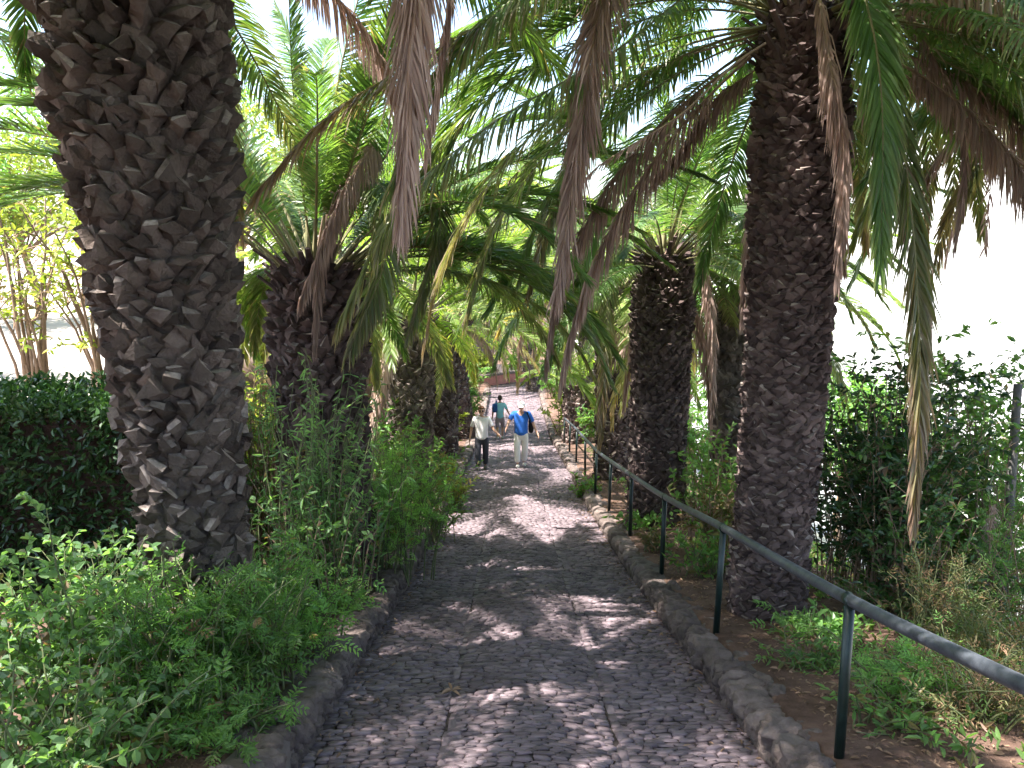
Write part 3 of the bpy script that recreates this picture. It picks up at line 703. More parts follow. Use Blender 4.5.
def bush(name, label, cat, base, n=30, h=1.0, spread=.6, L=.07, ratio=.5, per=14, mat='weed', stem='stem', pinnate=0, dry=0.05, group=None, seed=0, droop=.2, root_r=.3, lean=(0, 0), sr=.006, s0=.2, up=.7, side=2, varr=(.7, 1.3), z=None, crownr=None, twigs=0, drop=0.0):
    rng = np.random.default_rng(seed + 500)
    bx, by = base[0], base[1]; bz = float(ground(bx, by)) if z is None else z
    root = empty(name, (bx, by, bz)); tag(root, label, cat, group)
    ms, ml = MB(), MB()
    S = np.linspace(0, 1, 7)
    for i in range(n):
        az = rng.uniform(0, 2 * math.pi); rr = math.sqrt(rng.random()); hh = h * rng.uniform(.5, 1.1) * (1 - .25 * rr)
        ox, oy = rng.normal(0, root_r * spread, 2)
        lat = np.array([math.cos(az) * rr * spread + lean[0] * hh, math.sin(az) * rr * spread + lean[1] * hh, 0])
        P = np.array([ox, oy, -.03]) + lat[None] * (S ** 1.4)[:, None] + np.array([0, 0, 1])[None] * (hh * S - droop * hh * S ** 3)[:, None] + rng.normal(0, .015 * h, (7, 3)) * S[:, None]
        ms.add(*tube(P, sr * np.linspace(1.4, .4, 7) * (.6 + hh / h * .6), 4, cap=False))
        curves = [P]
        for q in range(twigs):
            j = int(rng.integers(2, 6)); a2 = rng.uniform(0, 6.28); l2 = rng.uniform(.12, .3) * h
            e = P[j] + np.array([math.cos(a2) * l2, math.sin(a2) * l2, rng.uniform(-.1, .7) * l2])
            Q = P[j] + (e - P[j]) * S[:, None] + np.array([0, 0, .15 * l2]) * np.sin(S * 3.1)[:, None]
            ms.add(*tube(Q, sr * .5 * np.linspace(1, .4, 7), 3, cap=False)); curves.append(Q)
        for Cc in curves:
            s = rng.uniform(s0 if Cc is P else .15, 1, per)
            pos = np.stack([np.interp(s * 6, np.arange(7), Cc[:, k]) for k in range(3)], 1)
            tan = nrm(np.gradient(Cc, axis=0)); td = np.stack([np.interp(s * 6, np.arange(7), tan[:, k]) for k in range(3)], 1)
            a = rng.uniform(0, 6.28, per); rnd = np.stack([np.cos(a), np.sin(a), np.zeros(per)], 1)
            add_leaves(ml, rng, pos, td * .6 + rnd * side * .5, L, ratio, up, pinnate, dry, varr, drop=drop)
    ms.build('stems', M[stem], root, True)
    ml.build('foliage', M[mat], root)
    return root

def tree(label, base, top_h, crown_r, crown_h, n=40, L=.13, ratio=.5, per=60, mat='shrub_light', seed=0, group='broadleaf trees behind the palms', z=None, lean=(0, 0), rt=.10, name='broadleaf_tree', varr=(.7, 1.3), dry=0.0):
    rng = np.random.default_rng(seed + 900)
    bx, by = base; bz = float(ground(bx, by)) if z is None else z
    root = empty(name, (bx, by, bz)); tag(root, label, 'tree', group)
    mt, ml = MB(), MB(); S = np.linspace(0, 1, 8)
    hub = np.array([lean[0], lean[1], top_h - crown_h * .62])
    P = np.array([0, 0, -.1]) + (hub - np.array([0, 0, -.1])) * S[:, None] + np.stack([.12 * np.sin(S * 4 + seed), .1 * np.sin(S * 3 + 1), 0 * S], 1)
    mt.add(*tube(P, rt * np.linspace(1.2, .7, 8), 7))
    for i in range(n):
        v = nrm(rng.normal(0, 1, 3)); v[2] = abs(v[2]) * 1.2 - .35
        e = np.array([lean[0], lean[1], top_h - crown_h * .5]) + v * np.array([crown_r, crown_r, crown_h * .55]) * rng.uniform(.55, 1.05)
        st = P[int(rng.integers(5, 8))]; Q = st + (e - st) * S[:, None] + np.array([0, 0, .25]) * np.sin(S * 3.1)[:, None] + rng.normal(0, .05, (8, 3)) * S[:, None]
        mt.add(*tube(Q, rt * .35 * np.linspace(1, .15, 8), 4, cap=False))
        cr = rng.uniform(.28, .55) * crown_r * .6
        pos = e + rng.normal(0, 1, (per, 3)) * np.array([cr, cr, cr * .55]) * .6
        add_leaves(ml, rng, pos, nrm(pos - e) + np.array([0, 0, -.1]), L, ratio, .8, 0, dry, varr)
    mt.build('trunk', M['twig'], root, True); ml.build('crown', M[mat], root)
    return root

# the weeds in the left foreground bed
def gp(px, py, d):
    p = W(px, py, d); return (p[0], p[1])
G1 = 'leafy weeds in the left bed'
fg = [
 ('broad round-leaved weed at the far left bottom corner', gp(60, 760, 4.2), dict(n=60, h=1.05, spread=.6, L=.055, ratio=.75, per=18, mat='weed_blue')),
 ('tall broad-leaved weed leaning up at the left edge in front of the hedge', gp(50, 700, 5.0), dict(n=50, h=1.65, spread=.6, L=.062, ratio=.68, per=20, mat='weed_blue', twigs=1)),
 ('bright ferny weed right in front of the large left palm', gp(185, 720, 5.2), dict(n=64, h=1.3, spread=.55, L=.11, ratio=.36, per=11, pinnate=4)),
 ('ferny weed against the right foot of the large left palm', gp(255, 690, 5.6), dict(n=58, h=1.25, spread=.5, L=.12, ratio=.36, per=11, pinnate=4)),
 ('low feathery weed at the bottom of the left bed beside the kerb', gp(215, 775, 4.7), dict(n=26, h=.42, spread=.42, L=.12, ratio=.36, per=9, pinnate=4)),
 ('feathery weed spilling toward the left kerb', gp(300, 650, 6.4), dict(n=44, h=.85, spread=.5, L=.12, ratio=.36, per=9, pinnate=4)),
 ('yellow-green weed low in the bottom left corner', gp(30, 780, 3.9), dict(n=22, h=.45, spread=.45, L=.07, ratio=.6, per=12, mat='weed')),
 ('leafy weed between the left palm trunk and the hedge', gp(110, 650, 6.2), dict(n=50, h=1.35, spread=.6, L=.06, ratio=.55, per=18, mat='weed_blue')),
 ('narrow-leaved weed clump between the two nearest left palms', gp(275, 620, 7.5), dict(n=50, h=1.2, spread=.5, L=.09, ratio=.3, per=14)),
 ('small light weed at the kerb below the vine-wrapped palm', gp(340, 610, 7.8), dict(n=22, h=.42, spread=.3, L=.10, ratio=.4, per=9, pinnate=3)),
 ('weed with dense small leaves in the gap left of the large palm foot', gp(130, 730, 5.0), dict(n=34, h=.72, spread=.5, L=.06, ratio=.55, per=16)),
]
for i, (lb, b, kw) in enumerate(fg):
    bush('leafy_weed', lb, 'weed', b, seed=i * 7, group=G1, **kw)
bush('hanging_vine', 'dark vine with narrow leaves hanging on the second left palm trunk', 'vine', gp(318, 575, 8.25), n=100, h=3.0, spread=.6, L=.10, ratio=.24, per=18, mat='weed_blue', seed=200, droop=.15, drop=.8, lean=(0, .12))
bush('bamboo_shrub', 'narrow-leaved dark shrub left of the vine-wrapped palm', 'shrub', gp(258, 540, 9.3), n=70, h=3.2, spread=.6, L=.11, ratio=.22, per=22, mat='weed_blue', seed=201, droop=.2, drop=.7, stem='twig')
bush('leafy_shrub', 'bluish-green shrub in front of the vine-wrapped palm foot', 'shrub', gp(325, 570, 8.2), n=76, h=1.9, spread=.65, L=.07, ratio=.5, per=20, mat='weed_blue', seed=202, stem='twig', droop=.25)
bush('leafy_shrub', 'ferny green shrub beside the kerb just past the vine-wrapped palm', 'shrub', gp(388, 545, 9.6), n=60, h=1.75, spread=.55, L=.12, ratio=.35, per=11, pinnate=4, mat='weed', seed=203)
bush('leafy_shrub', 'tall mixed green shrub under the third left palm', 'shrub', gp(400, 530, 11.4), n=64, h=2.2, spread=.65, L=.13, ratio=.33, per=10, pinnate=4, mat='weed', seed=204, dry=.15)
bush('leafy_shrub', 'bushy green shrub at the kerb beside the third left palm', 'shrub', gp(428, 510, 12.8), n=60, h=1.7, spread=.55, L=.08, ratio=.45, per=18, mat='shrub_light', seed=205, dry=.15)
bush('leafy_shrub', 'yellowing shrub by the kerb left of the walking woman', 'shrub', gp(450, 490, 16.0), n=36, h=1.3, spread=.45, L=.12, ratio=.35, per=16, mat='yellow', seed=206, dry=.35)
bush('leafy_shrub', 'rounded fern-like shrub just below the walking woman', 'shrub', gp(444, 500, 18.6), n=34, h=1.2, spread=.6, L=.12, ratio=.35, per=16, mat='shrub_light', seed=207, dry=.2)
bush('leafy_shrub', 'leafy shrub in the gap between the third and fourth left palms', 'shrub', gp(385, 500, 15.5), n=50, h=2.4, spread=.9, L=.12, ratio=.4, per=22, mat='shrub_light', seed=208)
bush('leafy_shrub', 'broad light shrub behind the vine-wrapped palm', 'shrub', gp(330, 500, 13.0), n=54, h=2.6, spread=1.1, L=.12, ratio=.4, per=22, mat='shrub_light', seed=209)

# right bed
G2 = 'plants in the right bed'
rb = [
 ('dense dark glossy shrub immediately right of the right front palm', gp(868, 590, 8.6), dict(n=110, h=3.5, spread=.75, L=.085, ratio=.5, per=30, mat='shrub_dark', stem='twig', twigs=1)),
 ('dark shrub with dead brown tips below the hanging grey-green frond', gp(905, 600, 8.2), dict(n=60, h=2.3, spread=.55, L=.085, ratio=.45, per=18, mat='weed_blue', stem='twig', dry=.1)),
 ('tall airy light-leaved shrub against the bright valley', gp(955, 560, 9.4), dict(n=110, h=4.5, spread=.9, L=.085, ratio=.5, per=26, mat='shrub_light', stem='twig', twigs=2)),
 ('pale lacy shrub at the right edge around the wooden post', gp(1010, 600, 8.2), dict(n=90, h=2.6, spread=.85, L=.12, ratio=.3, per=12, pinnate=4, mat='shrub_light', stem='twig')),
 ('pale shrub on the falling slope beyond the airy light-leaved shrub', gp(985, 520, 12.5), dict(n=100, h=5.2, spread=1.4, L=.10, ratio=.5, per=26, mat='shrub_light', stem='twig', twigs=1)),
 ('dark low shrub filling the slope under the right front shrubs', gp(930, 620, 7.9), dict(n=60, h=1.0, spread=.8, L=.08, ratio=.45, per=20, mat='shrub_dark', stem='twig')),
 ('small bright yellow-green sprig behind the nearest handrail post', gp(838, 640, 6.9), dict(n=12, h=.42, spread=.18, L=.10, ratio=.45, per=10, mat='weed')),
 ('feathery green weed right of the nearest handrail post', gp(900, 730, 5.4), dict(n=30, h=.55, spread=.42, L=.12, ratio=.3, per=9, pinnate=4, mat='weed', dry=.1)),
 ('withered brown weed clump at the bottom right corner', gp(990, 760, 5.0), dict(n=46, h=.6, spread=.5, L=.10, ratio=.25, per=10, pinnate=3, mat='dryweed', dry=.5)),
 ('half-withered weed under the rail at the right edge', gp(985, 690, 6.0), dict(n=34, h=.7, spread=.5, L=.11, ratio=.3, per=9, pinnate=3, mat='dryweed', dry=.2)),
 ('straggly brown and green plant left of the rail beside wooden post', gp(935, 640, 7.1), dict(n=44, h=1.1, spread=.45, L=.10, ratio=.28, per=11, pinnate=3, mat='dryweed', dry=.35)),
 ('low grey-green ground weed beside the kerb by the nearest post', gp(812, 690, 6.0), dict(n=30, h=.24, spread=.4, L=.06, ratio=.4, per=12, mat='weed', dry=.25)),
 ('small fern at the foot of the right front palm', gp(790, 650, 6.9), dict(n=14, h=.26, spread=.25, L=.12, ratio=.3, per=7, pinnate=4, mat='weed')),
 ('low straggling weed below the nearest post on the right', gp(880, 790, 4.9), dict(n=24, h=.3, spread=.35, L=.07, ratio=.4, per=10, mat='weed', dry=.3)),
 ('leafy weed behind the third handrail post', gp(705, 570, 9.6), dict(n=30, h=.8, spread=.4, L=.10, ratio=.4, per=13, mat='weed', dry=.2)),
 ('dry brown shrub between the right front palm and the dark middle palm', gp(708, 545, 11.0), dict(n=40, h=1.4, spread=.5, L=.10, ratio=.4, per=14, mat='dryweed', dry=.3, stem='twig')),
 ('green shrub between the right front palm and far valley trees', gp(725, 520, 13.0), dict(n=50, h=2.2, spread=.8, L=.11, ratio=.45, per=20, mat='shrub_light', stem='twig')),
 ('small weed growing at the rail in front of the palm behind the middle palm', gp(585, 500, 17.5), dict(n=26, h=.8, spread=.4, L=.11, ratio=.4, per=12, mat='weed', dry=.2)),
 ('withered dry plant at the foot of the dark middle palm', gp(655, 535, 10.9), dict(n=20, h=.5, spread=.25, L=.08, ratio=.35, per=12, mat='dryweed', dry=.6)),
 ('broad-leaved plant under the rail between the fourth and fifth posts', gp(640, 560, 12.8), dict(n=20, h=.4, spread=.4, L=.10, ratio=.5, per=10, mat='weed')),
]
for i, (lb, b, kw) in enumerate(rb):
    big = kw['h'] > 1.3
    bush('leafy_shrub' if big else 'leafy_weed', lb, 'shrub' if big else 'weed', b, seed=300 + i * 7, group=G2, **kw)

# hedge on the left
def build_hedge():
    rng = np.random.default_rng(77)
    x0, x1, y0, y1 = -9.5, -3.05, 7.9, 9.3
    zb = float(ground(-4.5, 8)) - .3; zt = float(W(60, 412, 8.0)[2])
    root = empty('hedge', ((x0 + x1) / 2, (y0 + y1) / 2, zb)); tag(root, 'dense dark clipped hedge behind the large left palm with sunlit top', 'hedge')
    off = np.array(root.location)
    mb = MB(); V, f = box(((x0 + x1) / 2, (y0 + y1) / 2, (zb + zt - .12) / 2), (x1 - x0 - .3, y1 - y0 - .3, zt - zb - .12)); mb.add(V - off, f); mb.build('core', M['core'], root)
    ml = MB()
    def put(n, fn, outv):
        p = fn(rng.random(n), rng.random(n)); p = p + rng.normal(0, .06, p.shape) + np.asarray(outv) * (.10 * wav(p[:, 0] * 4, p[:, 2] * 4 + p[:, 1] * 3))[:, None]
        add_leaves(ml, rng, p - off, np.asarray(outv, float)[None] * .5 + rng.normal(0, .5, (n, 3)) + np.array([0, 0, .1]), .085, .5, .4, varr=(.6, 1.5))
    put(15000, lambda a, b: np.stack([x0 + (x1 - x0) * a, y0 + .1 + 0 * a, zb + (zt - zb) * b], 1), (0, -1, 0))
    put(11000, lambda a, b: np.stack([x0 + (x1 - x0) * a, y0 + (y1 - y0) * b, zt - .04 + .07 * wav(a * 20, b * 4)], 1), (0, 0, 1))
    put(3500, lambda a, b: np.stack([x1 - .1 + 0 * a, y0 + (y1 - y0) * a, zb + (zt - zb) * b], 1), (1, 0, 0))
    ml.build('foliage', M['hedge'], root)
build_hedge()

# bare-stemmed shrubs on the sunlit terrace
for i, (px, d, lb) in enumerate([(103, 12.2, 'bare-stemmed shrub on the sunlit terrace nearest the large left palm'), (170, 12.6, 'thin-stemmed shrub on the terrace half hidden by the large palm trunk'), (35, 12.4, 'bare-stemmed shrub on the sunlit terrace at the left edge'), (-30, 13, 'shrub with crooked branches just outside the left edge'), (215, 14.5, 'shrub deep on the terrace right of the large palm')]):
    bush('stemmed_shrub', lb, 'shrub', gp(px, 390, d), n=13, h=3.6, spread=.9, L=.11, ratio=.45, per=13, mat='yellow', stem='twig', seed=600 + i, sr=.022, s0=.6, droop=.12, twigs=3, root_r=.10, group='shrubs on the left terrace', dry=.12)
tl = [(-60, 20, 4.6, 'shrub_light'), (40, 22, 5.0, 'yellow'), (150, 21, 4.6, 'yellow'), (250, 20, 5.4, 'yellow'), (340, 22, 6.0, 'shrub_light'), (-160, 22, 6.5, 'yellow'), (90, 26, 8.0, 'shrub_light'), (215, 30, 9.0, 'shrub_light')]
for i, (px, d, h, mt) in enumerate(tl):
    tree(['pale green tree beyond the terrace at the left edge', 'yellow-green tree behind the bare-stemmed shrubs', 'light green tree directly behind the large left palm', 'yellow-green tree between the first and second left palms', 'light green tree behind the vine-wrapped palm crown', 'yellow-green tree outside the left edge', 'taller light green tree rising behind the terrace trees', 'tallest pale tree behind the left palm crowns'][i],
         gp(px, 380, d), h, 2.2, h * .85, n=44, per=70, L=.17, mat=mt, seed=i)
# trees closing the view behind the path and on the right
tr = [(395, 34, 7.5, 'shrub_light', 'light tree on the left far behind the palm row'), (455, 52, 9.5, 'yellow', 'yellow-green tree beyond the end of the path on the left'), (505, 60, 11, 'shrub_light', 'tall pale tree straight beyond the end of the path'), (560, 52, 10, 'yellow', 'yellow-green tree beyond the end of the path on the right'),
      (625, 38, 9, 'shrub_light', 'bright light green tree right of the path far behind'), (690, 28, 7.5, 'shrub_light', 'light green tree between the dark middle palm and right front palm'), (760, 24, 6.0, 'shrub_light', 'green tree behind the right front palm trunk'), (850, 22, 4.6, 'shrub_light', 'low light tree right of the right front palm')]
for i, (px, d, h, mt, lb) in enumerate(tr):
    tree(lb, gp(px, 400, d), h, 3.0 if d > 25 else 2.0, h * .9, n=48, per=70, L=.2, mat=mt, seed=40 + i)

# shrubs that fill the banks farther down the path
far = [(-2.3, 25, 2.0), (-3.0, 29, 2.6), (-2.2, 34, 2.0), (-3.4, 38, 3.0), (-2.4, 43, 2.4), (-4.8, 33, 3.4), (-5.6, 24, 3.0), (-4.4, 18, 2.6), (2.9, 25, 1.8), (2.4, 31, 2.2), (3.2, 36, 2.8), (2.5, 42, 2.4), (4.4, 29, 3.0), (4.6, 21, 2.6), (5.6, 40, 3.6),
       (-1.6, 53.5, 2.6), (.6, 54.5, 3.0), (2.8, 53, 3.2), (-3.6, 54, 3.6), (5.4, 55, 4.0), (-6.5, 47, 4.0), (-3.9, 11.5, 2.3), (-3.6, 14.5, 2.4)]
fl = ['yellow-green', 'light green', 'mid green']
for i, (bx, by, h) in enumerate(far):
    sidew = 'left' if bx < 0 else 'right'
    lab = ('shrub behind the red wall, number %s counting from the left' % ('first', 'second', 'third', 'fourth', 'fifth')[[-3.6, -1.6, .6, 2.8, 5.4].index(bx)] if by > 52 else '%s shrub %s metres down the %s bank, %s the path' % (fl[i % 3], int(by), sidew, 'close to' if abs(bx) < 3.3 else 'well back from'))
    bush('bank_shrub', lab, 'shrub', (bx, by), n=44, h=h, spread=h * .42, L=.16 if by > 20 else .11, ratio=.42, per=26, mat=['yellow', 'shrub_light', 'weed'][i % 3], stem='twig', seed=700 + i, sr=.012, s0=.1, twigs=1, group='shrubs along the far banks', dry=.08)

# dry leaf litter over the beds (uncountable)
def litter():
    rng = np.random.default_rng(5)
    n = 9000
    side = rng.random(n) < .5
    y = 2 + rng.random(n) ** 1.3 * 18
    x = np.where(side, XC - PW - .32 - np.abs(rng.normal(0, .8, n)), XC + PW + .32 + np.abs(rng.normal(0, .8, n)))
    k = 500
    y[:k] = 3 + rng.random(k) * 14; x[:k] = XC + rng.choice([-1, 1], k) * (PW - np.abs(rng.normal(0, .16, k)))
    z = ground(x, y) + .012; z[:k] = pathz(x[:k], y[:k]) + .03
    a = rng.uniform(0, 6.28, n); d = np.stack([np.cos(a), np.sin(a), rng.normal(0, .25, n)], 1)
    L = rng.uniform(.02, .06, n)
    V, f = leaves_arr(np.stack([x, y, z], 1), d, nrm(np.array([0, 0, 1]) + rng.normal(0, .35, (n, 3))), L, L * rng.uniform(.15, .5, n), .3, .2)
    mb = MB(); mb.add(V, [f], np.repeat(rng.uniform(.5, 1.3, n), 6), np.repeat(rng.random(n) * .4, 6))
    tag(mb.build('leaf_litter', M['litter']), 'brown fallen leaves scattered over both beds and path edges', 'leaf litter', kind='stuff')
litter()
def ground_cover():
    rng = np.random.default_rng(15)
    n = 9000; side = rng.random(n) < .42
    y = 2.5 + rng.random(n) ** 1.2 * 22
    x = np.where(side, -1.75 - rng.random(n) ** 1.4 * 3.2, 2.15 + rng.random(n) ** .9 * 4.5)
    m = wav(x * 2, y * 2) > -.15
    x, y = x[m], y[m]; n = len(x)
    mb = MB(); pos = np.stack([x, y, ground(x, y) + .01], 1)
    for q in range(4):
        p = pos + rng.normal(0, .02, (n, 3)) * np.array([1, 1, 0]) + np.array([0, 0, .02 * q])
        add_leaves(mb, rng, p, rng.normal(0, .5, (n, 3)) + np.array([0, 0, .7]), .06 + .01 * q, .35, .5, dry=.3, varr=(.6, 1.3))
    tag(mb.build('ground_cover', M['weed']), 'small weeds and grass growing over the soil of both beds', 'ground cover', kind='stuff')
ground_cover()

# fallen orange leaf on the path, dead frond piece by the left bed
def fallen():
    rng = np.random.default_rng(2)
    p = W(452, 692, 6.0); x, y = p[0], p[1]; 
    mb = MB(); m = 6; a = np.array([.2, .7, 1.9, 3.3, 3.8, 5.4])
    c = np.array([x, y, float(pathz(x, y)) + .035]); d = np.stack([np.cos(a), np.sin(a), .25 + 0 * a], 1)
    V, f = leaves_arr(np.zeros((m, 3)), d, np.tile([0, 0, 1.0], (m, 1)), rng.uniform(.06, .12, m), rng.uniform(.02, .04, m), .3, .2); mb.add(V, [f], 1.3, 0)
    o = mb.build('fallen_leaf', M['litter']); o.location = c; tag(o, 'curled orange-brown dead leaf lying on the cobbles in the near path', 'leaf')
    P = [W(20, 765, 4.4), W(55, 752, 4.5), W(100, 748, 4.6)]
    P = [np.array([q[0], q[1], float(ground(q[0], q[1])) + .10 + .06 * i]) for i, q in enumerate(P)]
    Q, _ = spline(P, 16); o0 = Q[0]
    mb = MB(); mb.add(*tube(Q - o0, np.linspace(.018, .008, 16), 7)); o = mb.build('fallen_stalk', M['rachis_dead'], None, True); o.location = o0
    tag(o, 'pale bare palm stalk lying at the bottom left corner', 'stalk')
fallen()

# wooden post with wires at the right edge
def wood_post(px0, py0, px1, py1, d, lb):
    t = W(px0, py0, d); b = W(px1, py1, d); b = b + (b - t) * .5
    g = float(ground(b[0], b[1])); b[2] = min(b[2], g - .1)
    mb = MB(); Q, _ = spline([b, (b + t) / 2 + np.array([.012, 0, 0]), t], 12)
    mb.add(*tube(Q - b, np.linspace(.05, .042, 12), 9)); o = mb.build('wooden_post', M['wood'], None, True); o.location = b
    tag(o, lb, 'post')
wood_post(1018, 384, 1003, 575, 8.6, 'grey weathered wooden post at the right edge among pale shrubs')
def dead_tuft():
    P = W(992, 505, 8.3); root_pts = [P, P + np.array([.02, 0, -.12]), P + np.array([-.03, 0, -.45]), P + np.array([0, 0, -.8])]
    me = frond_mesh('dead_tuft', [q - P for q in root_pts], n=70, lw=.014, ll=.26, droop=1.2, dead=1, spread=.8, seed=3, start=.0)
    o = link('dead_tuft', me); o.location = P; tag(o, 'tuft of withered leaves caught on the wooden post at the right edge', 'dead leaves')
dead_tuft()

# red wall at the end of the path
def red_wall():
    a = W(470, 397, 49); b = W(512, 397, 51)
    gz = min(float(ground(a[0], a[1])), float(ground(b[0], b[1]))) - .3
    zt = W(480, 378, 49)[2]
    mb = MB(); c = (a + b) / 2; L = np.linalg.norm(b - a) * 1.6; ang = math.atan2(b[1] - a[1], b[0] - a[0])
    ca, sa = math.cos(ang), math.sin(ang); rot = np.array([[ca, -sa, 0], [sa, ca, 0], [0, 0, 1]])
    root = empty('red_wall', (c[0], c[1], gz)); tag(root, 'low red rendered wall across the far end of the path', 'wall')
    mb.add(*box((0, 0, (zt - gz) / 2), (L, .3, zt - gz), rot)); mb.build('wall', M['redwall'], root)
    mb = MB(); mb.add(*box((0, 0, zt - gz + .06), (L + .1, .42, .12), rot)); mb.build('coping', M['kerb'], root)
red_wall()

# ------------------------------------------------------------------ people
M['skin'] = solid('skin', (.50, .28, .20), (.58, .34, .25), rough=.55, bump=0, usevar=False)
def cloth(n, c): return solid(n, c, [q * 1.15 for q in c], scale=5, rough=.85, bump=.25, bscale=14, usevar=False, bdist=.03)
M['white_shirt'] = cloth('white_shirt', (.84, .78, .79)); M['grey_pants'] = cloth('dark_grey_trousers', (.05, .05, .065))
M['blue_shirt'] = cloth('blue_shirt', (.03, .13, .48)); M['white_pants'] = cloth('white_trousers', (.74, .70, .66))
M['teal_shirt'] = cloth('teal_shirt', (.30, .62, .72)); M['shorts'] = cloth('mauve_shorts', (.34, .27, .30))
M['hair_b'] = cloth('brown_hair', (.16, .07, .04)); M['hair_d'] = cloth('dark_hair', (.04, .03, .025)); M['cap'] = cloth('white_cap', (.78, .74, .70))
M['black'] = cloth('black_cloth', (.012, .012, .014)); M['navy'] = cloth('blue_backpack_cloth', (.02, .07, .22)); M['shoe'] = cloth('shoe', (.12, .10, .09)); M['shoe_w'] = cloth('pale_shoe', (.5, .46, .42))

def skin(name, nodes, edges, mat, parent, sub=2, extra=None):
    """nodes: [(co, radius)], grown with a Skin modifier"""
    me = bpy.data.meshes.new(name); me.from_pydata([n[0] for n in nodes], edges, []); me.update()
    o = bpy.data.objects.new(name, me); COL.objects.link(o)
    o.modifiers.new('s', 'SKIN')
    for i, n in enumerate(nodes):
        r = n[1]; me.skin_vertices[0].data[i].radius = (r, r) if not isinstance(r, tuple) else r
        me.skin_vertices[0].data[i].use_root = i == 0
    sb = o.modifiers.new('b', 'SUBSURF'); sb.levels = sub; sb.render_levels = sub
    dg = bpy.context.evaluated_depsgraph_get(); ev = bpy.data.meshes.new_from_object(o.evaluated_get(dg))
    bpy.data.objects.remove(o); 
    if extra:
        import bmesh
        bm = bmesh.new(); bm.from_mesh(ev)
        for V, Fs in extra:
            vv = [bm.verts.new(v) for v in V]
            for f in Fs:
                for q in f:
                    try: bm.faces.new([vv[a] for a in q])
                    except Exception: pass
        bm.to_mesh(ev); bm.free()
    ev.materials.clear(); ev.materials.append(mat)
    for p in ev.polygons: p.use_smooth = True
    ev.name = name
    return link(name, ev, parent)
def ell(c, s, rx=0):
    V = ICO3 * np.asarray(s)
    if rx:
        ca, sa = math.cos(rx), math.sin(rx); V = V @ np.array([[1, 0, 0], [0, ca, sa], [0, -sa, ca]])
    return V + np.asarray(c), [ICO3F]

